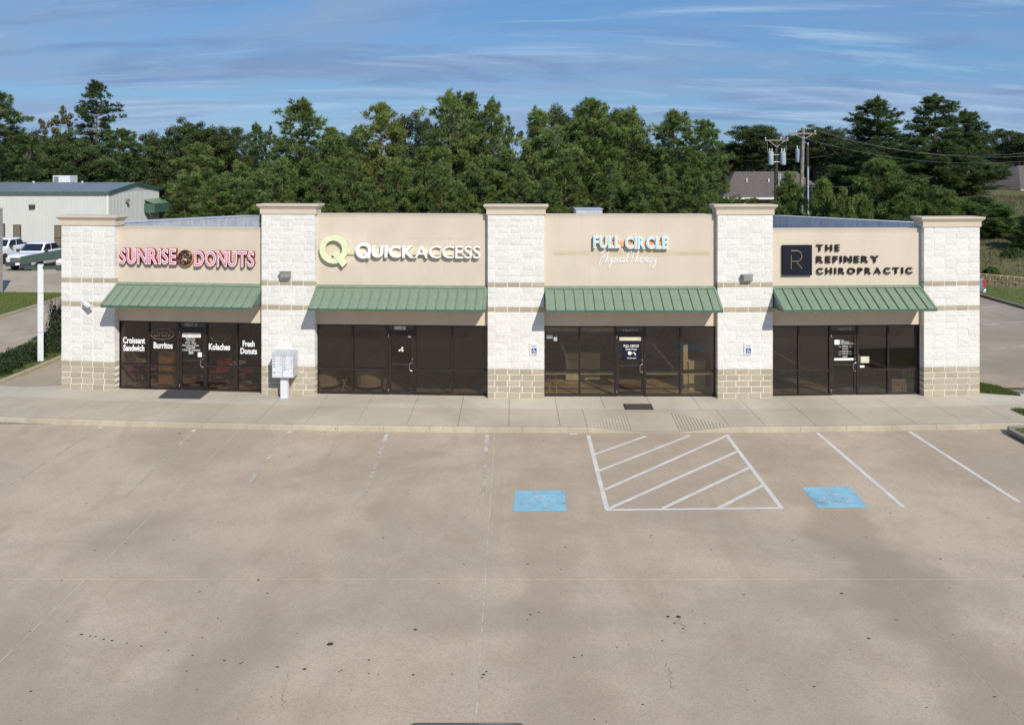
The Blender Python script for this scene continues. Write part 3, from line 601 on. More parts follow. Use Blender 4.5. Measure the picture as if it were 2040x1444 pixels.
# ------------------------------------------------------------------ wall signs
def sign_root(i, px, py, label, cat='sign', y=.19):
    x, z = bl(i, px, py, y); p = bayM(i) @ Vector((x, y, z)); return tag(empty('wall_sign', p, BAYS[i]['rz']), label=label, cat=cat, group='signs on the stucco fascia'), Matrix.Translation((-x, -y, -z))
def word(sgn, key, i, box, n, chars, layers, M, gap=.06, widths=None):
    """letters of one word, each its own mesh, spread over a picture box (x0, y0, x1, y1)"""
    x0, y0, x1, y1 = box; ws = []
    for k in range(n): v = TX[key, 0, k][1]; ws.append(v[:, 0].max()-v[:, 0].min())
    tot = sum(ws)+gap*(n-1); a = bl(i, x0, y1, .1); b = bl(i, x1, y0, .1); sx = (b[0]-a[0])/tot; x = a[0]
    for k in range(n):
        xa, xb = x, x+ws[k]*sx; x = xb+gap*sx; v0 = TX[key, 0, k][1]; L0_, H0 = v0.min(0), v0.max(0); first = None
        for (lay, yy, mat, nm) in layers:
            v = TX[key, lay, k][1]; l1, h1 = v.min(0), v.max(0); fx = (xb-xa)/(H0[0]-L0_[0]); fz = (b[1]-a[1])/(H0[1]-L0_[1])
            me = fit(TX[key, lay, k], xa+(l1[0]-L0_[0])*fx, xb-(H0[0]-h1[0])*fx, a[1]+(l1[1]-L0_[1])*fz, b[1]-(H0[1]-h1[1])*fz, mat, yy)
            if first is None: first = add('letter', me, sgn, M)
            else: add(nm, me, first)
def ring(mb, cx, cz, r0, r1, y0, y1, n=40):
    for k in range(n):
        a, b_ = 2*math.pi*k/n, 2*math.pi*(k+1)/n; P = lambda r, t, y: (cx+r*math.cos(t), y, cz+r*math.sin(t))
        mb.quad(P(r0, a, y0), P(r1, a, y0), P(r1, b_, y0), P(r0, b_, y0)); mb.quad(P(r1, a, y0), P(r1, a, y1), P(r1, b_, y1), P(r1, b_, y0)); mb.quad(P(r0, a, y0), P(r0, b_, y0), P(r0, b_, y1), P(r0, a, y1))
s1, M1 = sign_root(0, 372, 515, 'pink and red outlined channel letters with a chocolate donut between two words')
lay = [(0, .10, 'sign_red', ''), (1, .036, 'sign_white', 'face'), (2, .029, 'sign_pink', 'inner_stroke')]
word(s1, 'sun', 0, (239, 495, 353, 526), 7, 'SUNRISE', lay, M1, .03); word(s1, 'don', 0, (388, 500, 508, 531), 6, 'DONUTS', lay, M1, .03)
x, z = bl(0, 370, 514, .1); mj, mn = .185, .105
def torus(cx, cy, cz, R_, r, a0, a1, nu=36, nv=12, sq=1.):
    m = MB(); R = []
    for u in range(nu):
        t = 2*math.pi*u/nu; R.append([(cx+(R_+r*math.cos(p))*math.cos(t), cy-r*sq*math.sin(p), cz+(R_+r*math.cos(p))*math.sin(t)) for p in [a0+(a1-a0)*k/nv for k in range(nv+1)]])
    n = nv+1
    for u in range(nu): m.v += [tuple(p) for p in R[u]]
    for u in range(nu):
        for k in range(nv): a = u*n+k; b_ = ((u+1) % nu)*n+k; m.f.append((a, a+1, b_+1, b_))
    return m
dn = torus(x, .10, z, .185, .098, 0, math.pi, sq=.8).build('donut', 'donut_dough', s1, M1, True); torus(x, .092, z+.008, .182, .088, .35, math.pi-.35, sq=.98).build('icing', 'donut_chocolate', dn, smooth=True)
sp_ = MB()
for k in range(22):
    t = random.uniform(0, 6.28); r = random.uniform(.13, .24); cx_, cz_ = x+r*math.cos(t), z+r*math.sin(t); q = random.uniform(0, 3.1); sp_.tube([(cx_-.014*math.cos(q), .002, cz_-.014*math.sin(q)), (cx_+.014*math.cos(q), .002, cz_+.014*math.sin(q))], .007, 5)
sp_.build('sprinkles', 'sprinkle', dn)
s2, M2 = sign_root(1, 797, 500, 'white channel letters with a pale lime ring logo on a cream raceway')
a, b_ = bl(1, 690, 507, .2), bl(1, 955, 496, .2); MB().box(a[0], b_[0], .13, .188, a[1], b_[1]).build('raceway', 'raceway_cream', s2, M2)
def q_mark(px, py, r, thick, mat, tail):
    x, z = bl(1, px, py, .1); k = .01655; m = MB(); ring(m, x, z, (r-thick)*k, r*k, .02, .15); m.build('letter', mat, s2, M2, True)
    (ax, ay), (bx, by), w_ = tail; A = Vector(bl(1, ax, ay, .07)); B = Vector(bl(1, bx, by, .07)); dd = (B-A).normalized(); nn = Vector((-dd.y, dd.x))*w_*k/2
    m = MB(); m.prism([tuple(A+nn), tuple(A-nn), tuple(B-nn+dd*0), tuple(B+nn-dd*.02)], .15, 'y', .005); m.build('letter_tail', mat, s2, M2)
q_mark(665.5, 496.5, 28.5, 11, 'sign_lime', ((667, 502), (688, 528), 13)); q_mark(725, 499, 16, 6.5, 'sign_white', ((727, 502), (737, 514.5), 6))
lw = [(0, .085, 'sign_white', '')]
word(s2, 'qui', 1, (741.5, 489, 826, 513), 4, 'UICK', lw, M2, .08); word(s2, 'acc', 1, (827, 490, 958, 514), 6, 'ACCESS', lw, M2, .06)
s3, M3 = sign_root(2, 1255, 495, 'pale blue channel letters with white edges above a thin white script line')
a, b_ = bl(2, 1195, 491, .2), bl(2, 1325, 481, .2); MB().box(a[0], b_[0], .13, .188, a[1], b_[1]).build('raceway', 'raceway_orange', s3, M3)
lf_ = [(0, .10, 'sign_white', ''), (1, .036, 'sign_cyan', 'face')]
word(s3, 'FULL', 2, (1182, 470, 1236, 494.5), 4, 'FULL', lf_, M3, .05); word(s3, 'CIRCLE', 2, (1245, 471, 1331, 496), 6, 'CIRCLE', lf_, M3, .05)
# hand-written script strokes (x, y) on a unit line: x-height 1, ascender 2.4, descender -1.3
SCR = {'P': (1.5, [[(.2, -.6), (.5, 1.2), (.75, 2.4)], [(.2, 1.7), (.6, 2.5), (1.25, 2.4), (1.4, 1.8), (1.0, 1.2), (.5, 1.0)]]), 'h': (1., [[(0, 0), (.4, 1.4), (.55, 2.3), (.35, 2.1), (.2, 0)], [(.22, .4), (.5, 1), (.68, .8), (.62, .1), (.95, .1)]]),
       'y': (.95, [[(.05, 1), (.1, .35), (.35, .2), (.65, 1)], [(.65, 1), (.5, -.6), (.2, -1.3), (.1, -.9), (.9, .1)]]), 's': (.75, [[(.05, .1), (.45, 1), (.55, .45), (.3, .02), (.1, .15)], [(.45, .1), (.75, .2)]]),
       'i': (.5, [[(.05, .2), (.25, 1), (.2, .15), (.5, .15)]]), 'c': (.75, [[(.65, .85), (.4, 1), (.12, .5), (.3, .02), (.75, .25)]]), 'a': (.9, [[(.65, .9), (.3, 1), (.08, .4), (.3, 0), (.6, .8), (.6, .1), (.9, .2)]]),
       'l': (.6, [[(0, .2), (.5, 1.8), (.5, 2.5), (.3, 1.9), (.25, .2), (.6, .15)]]), 'T': (1.3, [[(.7, 2.3), (.55, 1), (.4, -.1)], [(.0, 2.1), (.7, 2.4), (1.6, 2.35)]]), 'e': (.75, [[(.1, .4), (.5, .7), (.45, 1), (.2, .9), (.12, .3), (.4, .02), (.75, .25)]]),
       'r': (.7, [[(.1, 0), (.2, 1), (.3, .8), (.6, .95), (.5, .2), (.7, .15)]]), 'p': (.95, [[(.15, 1), (.2, -1.2)], [(.2, .6), (.5, 1), (.7, .6), (.5, .05), (.25, .15), (.95, .2)]]), ' ': (.3, [])}
def script_line(s, x0, x1, zb, zt, y, r):
    m = MB(); adv = sum(SCR[c][0] for c in s); k = (x1-x0)/adv; h = (zt-zb)/3.7; x = x0
    for c in s:
        for st in SCR[c][1]:
            P = [Vector((x+(p[0]+.18*p[1])*k, y, zb+(p[1]+1.3)*h)) for p in st]; Q = []
            for q in range(len(P)-1):
                p0, p1, p2, p3 = P[max(q-1, 0)], P[q], P[q+1], P[min(q+2, len(P)-1)]
                for t in (0, .33, .66): Q.append(.5*((2*p1)+(p2-p0)*t+(2*p0-5*p1+4*p2-p3)*t*t+(3*p1-p0-3*p2+p3)*t**3))
            Q.append(P[-1]); m.tube(Q, r, 5)
        x += SCR[c][0]*k
    return m
a, b_ = bl(2, 1192, 535, .22), bl(2, 1308, 500, .22); script_line('Physical Therapy', a[0], b_[0], a[1], b_[1], .182, .0135).build('script_lettering', 'sign_white', s3, M3, True)
s4, M4 = sign_root(3, 1690, 517, 'dark square panel with a thin gold letter beside three rows of black letters')
a, b_ = bl(3, 1558, 548.5, .15), bl(3, 1616.5, 488, .15); panel = bevel(MB().box(a[0], b_[0], .09, .189, a[1], b_[1]).build('logo_panel', 'sign_navy', s4, M4), .006)
pt = lambda px, py: (*bl(3, px, py, .12),)
m = MB()
def stroke(pts, r=.011): m.tube([(p[0], .082, p[1]) for p in pts], r, 5)
stroke([pt(1575.5, 508), pt(1575.5, 535)]); arc_ = [pt(1575, 499.5), pt(1585, 499.5)]+[pt(1587+9.5*math.sin(t), 510-10.5*math.cos(t)) for t in [k*.35 for k in range(0, 10)]]+[pt(1577, 520.5)]; stroke(arc_); stroke([pt(1587, 523), pt(1597, 535)])
m.build('gold_letter', 'sign_gold', panel)
ld = [(0, .155, 'sign_dark', '')]
word(s4, 'THE', 3, (1628, 487.5, 1674, 500.5), 3, '', ld, M4, .30); word(s4, 'REFINERY', 3, (1628, 510, 1752, 523.5), 8, '', ld, M4, .22); word(s4, 'CHIROPRACTIC', 3, (1628, 533, 1819, 546.5), 12, '', ld, M4, .28)

# ------------------------------------------------------------------ lettering and small things on the glass
gyf = .304
def on_glass(key, i, k, box, mat='white_vinyl'): return lettering(key, i, *box, mat, WIN[i, k], None, gyf)
on_glass('cs', 0, 0, (245, 289, 672, 699)); on_glass('bu', 0, 1, (306, 344, 682, 694)); on_glass('ko', 0, 3, (416, 458.5, 685, 697)); on_glass('fd', 0, 4, (479, 512, 679, 705))
for i, ch in enumerate('ABCD'):
    cx_ = [(368, 393, 643.5, 650.5), (787, 807, 650.5, 656), (1242, 1271, 655.5, 660.5), (1671, 1697, 653, 658.5)][i]
    if i == 1:
        a, b_ = bl(1, cx_[0]-2, cx_[3]+1.5, gyf), bl(1, cx_[1]+2, cx_[2]-1.5, gyf); MB().box(a[0], b_[0], gyf-.002, gyf+.003, a[1], b_[1]).build('number_plate', 'grey_metal', DOOR[1][0])
    lettering('no'+ch, i, *cx_, 'white_vinyl' if i == 1 else 'vinyl_pale', DOOR[i][0], None, gyf-.004)
D = DOOR[0][0]
a, b_ = bl(0, 359.5, 671.5, gyf), bl(0, 400, 664, gyf); MB().box(a[0], b_[0], gyf-.001, gyf+.003, a[1], b_[1]).build('name_strip', 'white_vinyl', D); lettering('sd', 0, 362, 397, 666, 670, 'sign_pink', D, None, gyf-.003)
lettering('hours', 0, 361, 399, 672.5, 698.5, 'white_vinyl', D, None, gyf)
def decal(i, parent, x0, y0, x1, y1, mat, nm='sticker'): a, b_ = bl(i, x0, y1, gyf), bl(i, x1, y0, gyf); return MB().box(a[0], b_[0], gyf-.001, gyf+.003, a[1], b_[1]).build(nm, mat, parent)
decal(0, D, 394, 702, 402, 711, 'white_vinyl'); decal(0, D, 376, 700, 385, 705, 'vinyl_pale')
D = DOOR[1][0]; decal(1, D, 813, 667, 820, 672, 'cream_paint')
m = MB(); P3 = [bl(1, *p, gyf) for p in ((796, 698), (801.5, 693), (802, 698.5))]; c_ = bl(1, 799.5, 695.5, gyf)
for p in P3: m.tube([(c_[0], gyf, c_[1]), (p[0], gyf, p[1])], .012, 6); m.lathe([(0, 0), (.032, 0), (.032, -.004), (0, -.004)], 10, (p[0], gyf, p[1]), 'y')
m.build('door_emblem', 'white_vinyl', D)
D = DOOR[2][0]; decal(2, D, 1240, 682, 1276, 717, 'sign_navy', 'door_poster'); decal(2, D, 1234, 670.5, 1279, 678.5, 'cream_paint', 'blind_box')
lettering('fc', 2, 1242.5, 1272.5, 686.5, 691.5, 'white_vinyl', D, None, gyf-.004); lettering('fcp', 2, 1246, 1269, 693, 699, 'white_vinyl', D, None, gyf-.004); lettering('fcn', 2, 1249, 1267, 712, 714.5, 'white_vinyl', D, None, gyf-.004)
m = MB(); c_ = bl(2, 1254.5, 703.5, gyf-.004); m.lathe([(0, 0), (.062, 0), (.062, -.003), (0, -.003)], 14, (c_[0], gyf-.004, c_[1]), 'y'); q1, q2, q3 = [bl(2, *p, gyf-.004) for p in ((1259, 704), (1263, 702), (1266, 707))]
m.tube([(q1[0], gyf-.004, q1[1]), (q2[0], gyf-.004, q2[1]), (q3[0], gyf-.004, q3[1])], [.01, .018, .028], 6); m.build('door_emblem', 'white_vinyl', D)
D = DOOR[3][0]; decal(3, D, 1662.5, 677, 1672.5, 686.5, 'white_vinyl', 'logo_square'); lettering('rf', 3, 1674.5, 1704, 677, 686, 'white_vinyl', D, None, gyf); lettering('rfh', 3, 1671, 1696, 688, 711.5, 'white_vinyl', D, None, gyf); decal(3, D, 1662, 713, 1704, 718, 'white_vinyl', 'name_strip')
decal(3, D, 1706.5, 707, 1711.5, 723, 'galvanised', 'lock_plate'); decal(3, WIN[3, 3], 1714.5, 710, 1731.5, 723, 'cream_paint'); decal(3, WIN[3, 3], 1713, 728, 1722, 732, 'white_vinyl')
decal(2, WIN[2, 0], 1089, 667, 1101, 674, 'vinyl_pale'); decal(2, WIN[2, 0], 1103, 670, 1110, 679, 'vinyl_pale')
def placed(name, i, x, y, z, label, cat, group=None, rz=0.): p = bayM(i) @ Vector((x, y, z)); return tag(empty(name, p, BAYS[i]['rz']+rz), label=label, cat=cat, group=group)
for (key, bx, lab) in (('open_o', (300, 346, 655, 676), 'oval neon sign behind the bakery glass above the burritos lettering'), ('open_p', (419, 458, 656.5, 681), 'unlit oval neon sign behind the bakery glass above the kolaches lettering')):
    yy = .345; a, b_ = bl(0, bx[0], bx[3], yy), bl(0, bx[1], bx[2], yy); cx_, cz_ = (a[0]+b_[0])/2, (a[1]+b_[1])/2; rx, rz_ = (b_[0]-a[0])/2, (b_[1]-a[1])/2
    o = placed('neon_sign', 0, cx_, yy, cz_, lab, 'sign', 'neon signs in the bakery windows'); Mx = Matrix.Translation((-cx_, -yy, -cz_)); neon = 'neon_tube' if key == 'open_o' else 'grey_metal'
    MB().tube([(cx_+rx*math.cos(t), yy, cz_+rz_*math.sin(t)) for t in [k*2*math.pi/36 for k in range(37)]], .019, 6).build('oval_tube', neon, o, Mx, True)
    add('lettering', fit(TX[key], cx_-rx*.72, cx_+rx*.72, cz_-rz_*.48, cz_+rz_*.48, neon, yy), o, Mx)
    for q in (-.4, .4): MB().tube([(cx_+q*rx, yy+.01, cz_+rz_*.9), (cx_+q*rx, yy+.01, HEAD)], .003, 4).build('hanger', 'grey_metal', o, Mx)

# ------------------------------------------------------------------ fixtures on the piers
def on_pier(name, i, px, py, label, cat, group=None):
    x, z = pl(i, px, py); p = pierM(i) @ Vector((x, -.025, z)); A, B = PIER[i]; d = B-A; return tag(empty(name, p, math.atan2(d.y, d.x)), label=label, cat=cat, group=group)
for i, px, py, lab in ((1, 570.5, 548, 'bronze wall pack lamp on the pier above the mailbox cluster'), (3, 1487, 554, 'grey wall pack lamp on the pier beside the black square logo sign')):
    o = on_pier('wall_lamp', i, px, py, lab, 'lamp', 'wall pack lamps on the piers'); mt = 'grey_metal'
    R = [[(-.17, 0, -.11), (.17, 0, -.11), (.17, 0, .12), (-.17, 0, .12)], [(-.165, -.10, -.10), (.165, -.10, -.10), (.165, -.10, .12), (-.165, -.10, .12)], [(-.145, -.17, -.06), (.145, -.17, -.06), (.155, -.19, .115), (-.155, -.19, .115)]]
    bevel(MB().rings(R).build('housing', mt, o), .012); MB().quad((-.125, -.169, -.065), (.125, -.169, -.065), (.13, -.196, .085), (-.13, -.196, .085)).build('lens', 'lens_glass', o)
    f_ = MB(); f_.box(-.18, .18, -.20, 0, .118, .135); f_.build('hood', mt, o)
o = on_pier('security_camera', 0, 178, 608, 'white bullet security camera on the end pier', 'camera')
MB().lathe([(.0, 0), (.06, 0), (.055, -.03), (.0, -.03)], 14, (.0, 0, -.06), 'y').build('mount', 'white_plastic', o); MB().tube([(0, -.03, -.06), (0, -.14, -.10), (.04, -.16, .0)], .02, 8).build('arm', 'galvanised', o)
cm = Matrix.Translation((.05, -.20, .03)) @ Matrix.Rotation(math.radians(22), 4, 'Y') @ Matrix.Rotation(math.radians(-20), 4, 'Z')
b_ = MB().lathe([(0, -.19), (.055, -.19), (.06, -.17), (.06, .12), (.05, .14), (.0, .14)], 14, (0, 0, 0), 'x').build('body', 'white_plastic', o, cm, True); MB().rings([[(x, -.07, .04), (x, .07, .04), (x, .05, .075), (x, -.05, .075)] for x in (-.16, .20)]).build('sun_hood', 'white_plastic', o, cm)
for i, px, py, lab in ((2, 1064, 694, 'white and blue accessible parking sign beside the pale blue lettered storefront'), (3, 1490, 694, 'white and blue accessible parking sign below the grey wall lamp')):
    o = on_pier('parking_sign', i, px, py, lab, 'sign', 'accessible parking signs on the piers')
    bevel(MB().box(-.13, .13, -.02, -.012, -.2, .2).build('plate', 'sign_white', o), .01); MB().box(-.085, .085, -.024, -.0205, -.16, .02).build('blue_field', 'accessible_blue', o)
    m = MB(); ring(m, -.005, -.095, .032, .048, -.028, -.0245, 20); m.lathe([(0, 0), (.014, 0), (.014, -.003), (0, -.003)], 8, (-.015, -.0245, -.005), 'y')
    m.tube([(-.014, -.026, -.02), (-.01, -.026, -.07), (.03, -.026, -.07), (.05, -.026, -.125)], .008, 5); m.build('symbol', 'sign_white', o)
    for zz_ in (.06, .10): MB().box(-.09, .09, -.023, -.0205, zz_, zz_+.018).build('text_line', 'accessible_blue', o)
    for zz_ in (-.185, .185): MB().lathe([(0, 0), (.009, 0), (.009, -.004), (0, -.004)], 6, (0, -.02, zz_), 'y').build('bolt', 'grey_metal', o)
p = gp(567.5, 792, 0); mbx = tag(empty('mailbox_cluster', (p.x, p.y, 0), -.05), label='white cluster mailbox on a pedestal post in front of the second pier', cat='mailbox')
MB().box(-.115, .115, -.10, .10, .012, .70).build('pedestal', 'white_plastic', mbx); MB().box(-.16, .16, -.15, .15, 0, .014).build('base_plate', 'galvanised', mbx)
bx = MB().box(-.355, .355, -.24, .24, .70, 1.43).build('cabinet', 'galvanised', mbx); bevel(bx, .012); R = [[(-.37, -.26, 1.43), (.37, -.26, 1.43), (.37, .25, 1.43), (-.37, .25, 1.43)], [(-.36, -.25, 1.46), (.36, -.25, 1.46), (.36, .24, 1.51), (-.36, .24, 1.51)]]
MB().rings(R).build('top', 'galvanised', mbx)
def mdoor(x0, x1, z0, z1):
    d_ = bevel(MB().box(x0+.004, x1-.004, -.256, -.242, z0+.004, z1-.004).build('mail_door', 'white_plastic', mbx), .004); MB().box(x0+.03, x0+.10, -.2585, -.2565, z1-.04, z1-.018).build('number_label', 'grey_metal', d_); MB().lathe([(0, 0), (.012, 0), (.012, -.006), (0, -.006)], 8, (x1-.05, -.256, (z0+z1)/2), 'y').build('lock', 'grey_metal', d_)
for k in range(4): mdoor(-.34, -.01, 1.335-.085*(k+0), 1.42-.085*k)
mdoor(-.34, -.01, .90, 1.08); mdoor(-.34, -.01, .72, .90)
for k in range(5): mdoor(.01, .34, 1.335-.085*k, 1.42-.085*k)
mdoor(.01, .34, .72, .995)
def mat_thing(q, label, m1, m2=None, name='door_mat'):
    P = [gp(*v, 0) for v in q]; c = sum(P, Vector())/4; o = tag(empty(name, (c.x, c.y, 0)), label=label, cat='mat'); m = MB(); m.prism([(v.x-c.x, v.y-c.y) for v in P], .012, 'z', .001); m.build('rubber_border', m1, o)
    if m2: m = MB(); m.prism([((v.x-c.x)*.90, (v.y-c.y)*.80) for v in P], .018, 'z', .0125); m.build('pile', m2, o)
mat_thing([(314, 793.5), (398, 795), (419, 779), (333, 777.5)], 'large dark grey mat before the bakery door', 'mat_grey')
mat_thing([(1245.5, 816), (1302.5, 816), (1297, 805), (1241, 805)], 'small brown door mat with a black border above the kerb ramp', 'black_rubber', 'mat_brown')
# rooftop air unit
p = at(1171, 428, 38.5); ru = tag(empty('rooftop_unit', (p.x, p.y, 4.4)), label='grey rooftop air unit peeking over the parapet above the pale blue sign', cat='air unit')
bevel(MB().box(-.57, .57, -.7, .7, 0, 1.31).build('cabinet', 'galvanised', ru), .02); MB().box(-.6, .6, -.73, .73, 1.31, 1.34).build('lid', 'galvanised', ru)
for k in range(6): MB().box(-.5, .5, -.715, -.701, .2+.15*k, .28+.15*k).build('louvre', 'grey_metal', ru)

# ------------------------------------------------------------------ furniture seen through the glass
def booth(i, px, py, y, rz, label):
    x, _ = bl(i, px, py, y); o = placed('red_booth', i, x, y, 0, label, 'chair', 'red moulded seats in the bakery', rz)
    R = [[(-.28, -.25+k*.0, z) for z in (0,)]*0 or [(-.26, yy, zz), (.26, yy, zz), (.26, yy, zz+.05), (-.26, yy, zz+.05)] for yy, zz in ((-.26, .42), (0, .41), (.18, .43))]
    bevel(MB().rings(R).build('seat', 'red_vinyl', o), .02); R = [[(-.26, .2+.14*t, .46+.48*t), (.26, .2+.14*t, .46+.48*t), (.26, .26+.14*t, .46+.48*t), (-.26, .26+.14*t, .46+.48*t)] for t in (0, .5, 1)]
    bevel(MB().rings(R).build('backrest', 'red_vinyl', o), .02)
    for sx in (-.22, .22):
        for sy in (-.2, .2): MB().tube([(sx, sy, .42), (sx*1.1, sy*1.1, .0)], .015, 6).build('leg', 'dark_steel', o)
for (px, y, rz, lab) in ((256, 1.1, .9, 'red seat behind the croissant lettering'), (303, 1.5, -1., 'red seat behind the burritos lettering'), (436, 1.15, -2.2, 'red seat behind the kolaches lettering'), (494, 1.5, -.8, 'red seat behind the fresh donuts lettering')): booth(0, px, 740, y, rz, lab)
for (px, y, lab) in ((280, 1.35, 'small round cafe table behind the croissant lettering'), (470, 1.4, 'small round cafe table behind the fresh donuts lettering')):
    x, _ = bl(0, px, 740, y); o = placed('cafe_table', 0, x, y, 0, lab, 'table', 'cafe tables in the bakery'); MB().lathe([(0, .70), (.33, .70), (.33, .73), (0, .73)], 20).build('tabletop', 'cream_paint', o); MB().tube([(0, 0, .03), (0, 0, .70)], .03).build('stem', 'dark_steel', o); MB().lathe([(0, 0), (.22, 0), (.22, .02), (0, .04)], 16).build('foot', 'dark_steel', o)
x, _ = bl(0, 336, 740, .95); o = placed('counter_cabinet', 0, x, .95, 0, 'yellow wooden cabinet beside the bakery door', 'cabinet'); MB().box(-.26, .26, -.22, .25, .06, 1.12).build('body', 'oak_wood', o); MB().box(-.28, .28, -.25, .27, 1.12, 1.15).build('top', 'oak_wood', o); MB().box(-.22, .22, -.15, .2, 0, .06).build('plinth', 'dark_steel', o)
for zz_ in (.1, .62): MB().box(-.245, .245, -.236, -.221, zz_, zz_+.48).build('door', 'oak_wood', o)
for (px, lab) in ((650, 'beige tub chair behind the leftmost low pane under the lime logo'), (737, 'beige tub chair just left of the door under the lime logo')):
    x, _ = bl(1, px, 760, 1.0); o = placed('tub_chair', 1, x, 1.0, 0, lab, 'chair', 'beige tub chairs inside the glass', math.pi+.3); m = MB(); R = []
    for k in range(11):
        a_ = math.radians(-20+220*k/10); r = .38; h = .78-.14*abs(k-5)/5; R.append([(r*math.cos(a_), r*math.sin(a_), .14), ((r+.09)*math.cos(a_), (r+.09)*math.sin(a_), .14), ((r+.11)*math.cos(a_), (r+.11)*math.sin(a_), h), (r*math.cos(a_), r*math.sin(a_), h)])
    bevel(m.rings(R).build('shell', 'beige_fabric', o), .02); MB().lathe([(0, .16), (.37, .16), (.38, .40), (.33, .44), (0, .45)], 18).build('seat', 'beige_fabric', o, smooth=True)
    for k in range(4): a_ = .8+k*math.pi/2; MB().tube([(.3*math.cos(a_), .3*math.sin(a_), 0), (.28*math.cos(a_), .28*math.sin(a_), .16)], .018, 6).build('leg', 'dark_steel', o)
x, _ = bl(1, 686, 760, .75); o = placed('branch_ornament', 1, x, .75, 0, 'pale twisted driftwood ornament beside the beige tub chair', 'ornament'); m = MB()
for k in range(9): a_ = k*.7; m.tube([(0, 0, .18+.02*k), (.06*math.cos(a_), .05*math.sin(a_), .34), (.16*math.cos(a_+.5), .1*math.sin(a_), .28+.3*random.random())], [.016, .012, .005], 5)
for k in range(3): a_ = k*2.1; m.tube([(0, 0, .25), (.14*math.cos(a_), .12*math.sin(a_), .008)], [.018, .01], 5)
m.build('driftwood', 'bone_wood', o)
# therapy room: shelving, reception desk, plant, stool, sorter
x, _ = bl(2, 1112, 700, 3.2); o = placed('wall_shelf', 2, x, 3.4, 0, 'dim wall shelf behind the window under the pale blue sign', 'shelf')
for zz_ in (.3, .75, 1.2, 1.65, 2.1): MB().box(-.75, .75, -.2, .2, zz_, zz_+.03).build('shelf_board', 'oak_wood', o)
for sx in (-.76, .74): MB().box(sx, sx+.02, -.2, .2, 0, 2.2).build('side_panel', 'oak_wood', o)
x, _ = bl(2, 1160, 720, 2.6); o = placed('reception_desk', 2, x, 2.6, 0, 'pale reception desk behind the potted plant', 'desk'); MB().box(-.6, .6, -.3, .3, .04, 1.0).build('front', 'cream_paint', o); MB().box(-.65, .65, -.35, .35, 1.0, 1.04).build('top', 'oak_wood', o); MB().box(-.55, .55, -.25, .25, 0, .04).build('plinth', 'dark_steel', o)
x, _ = bl(2, 1386, 740, 1.3); o = placed('front_cabinet', 2, x, 1.35, 0, 'pale cabinet with a tall panel at the rightmost window of the therapy room', 'cabinet'); MB().box(-.28, .28, -.25, .25, 0, .95).build('body', 'cream_paint', o); MB().box(-.30, .30, -.27, .27, .95, .98).build('top', 'white_plastic', o); MB().box(-.45, -.30, -.2, .2, 0, 1.55).build('tall_panel', 'cream_paint', o)
x, _ = bl(2, 1102, 760, .8); o = placed('stool', 2, x, .85, 0, 'small round stool at the corner of the therapy room window', 'stool'); MB().lathe([(0, .56), (.17, .56), (.17, .62), (0, .63)], 14).build('seat', 'dark_steel', o)
for k in range(4): a_ = .7+k*math.pi/2; MB().tube([(.13*math.cos(a_), .13*math.sin(a_), .56), (.17*math.cos(a_), .17*math.sin(a_), 0)], .012, 6).build('leg', 'bone_wood', o)
# cube shelf with baskets, framed board, plant in the last unit
a, _ = bl(3, 1773, 770, .8); b2, _ = bl(3, 1818, 770, .8); cx_ = (a+b2)/2; hw = (b2-a)/2; o = placed('cube_shelf', 3, cx_, .8, 0, 'white two-cube shelf at the corner window of the last storefront', 'shelf')
m = MB(); m.box(-hw, hw, -.18, .18, .36, .385); m.box(-hw, hw, -.18, .18, 0, .025)
for q in (-hw, -.0125, hw-.025): m.box(q, q+.025, -.18, .18, .025, .36)
m.build('frame', 'white_plastic', o)
for k, q in enumerate((-hw/2, hw/2)):
    bk = placed('basket', 3, cx_+q, .78, .027, 'woven basket in the %s cube of the white shelf' % ('inner' if k == 0 else 'outer'), 'basket', 'woven baskets in the white shelf'); bevel(MB().rings([[(-.155, -.155, 0), (.155, -.155, 0), (.155, .15, 0), (-.155, .15, 0)], [(-.165, -.165, .30), (.165, -.165, .30), (.165, .15, .30), (-.165, .15, .30)]]).build('body', 'wicker', bk), .015); MB().box(-.05, .05, -.172, -.165, .20, .235).build('handle_slot', 'dark_steel', bk)
x, _ = bl(3, 1805, 745, .8); o = placed('framed_board', 3, x, .78, .387, 'small framed orange and cream board standing on the cube shelf', 'picture'); MB().box(-.15, .15, -.02, .02, 0, .31).build('frame', 'oak_wood', o); MB().box(-.125, .125, -.024, -.0205, .025, .285).build('print', 'cream_paint', o); MB().box(-.11, .11, -.026, -.0245, .035, .075).build('band', 'raceway_orange', o)
for r in range(3):
    for q in range(4): MB().box(-.09+.05*q, -.06+.05*q, -.027, -.0245, .12+.05*r, .15+.05*r).build('mark', 'sign_dark', o)

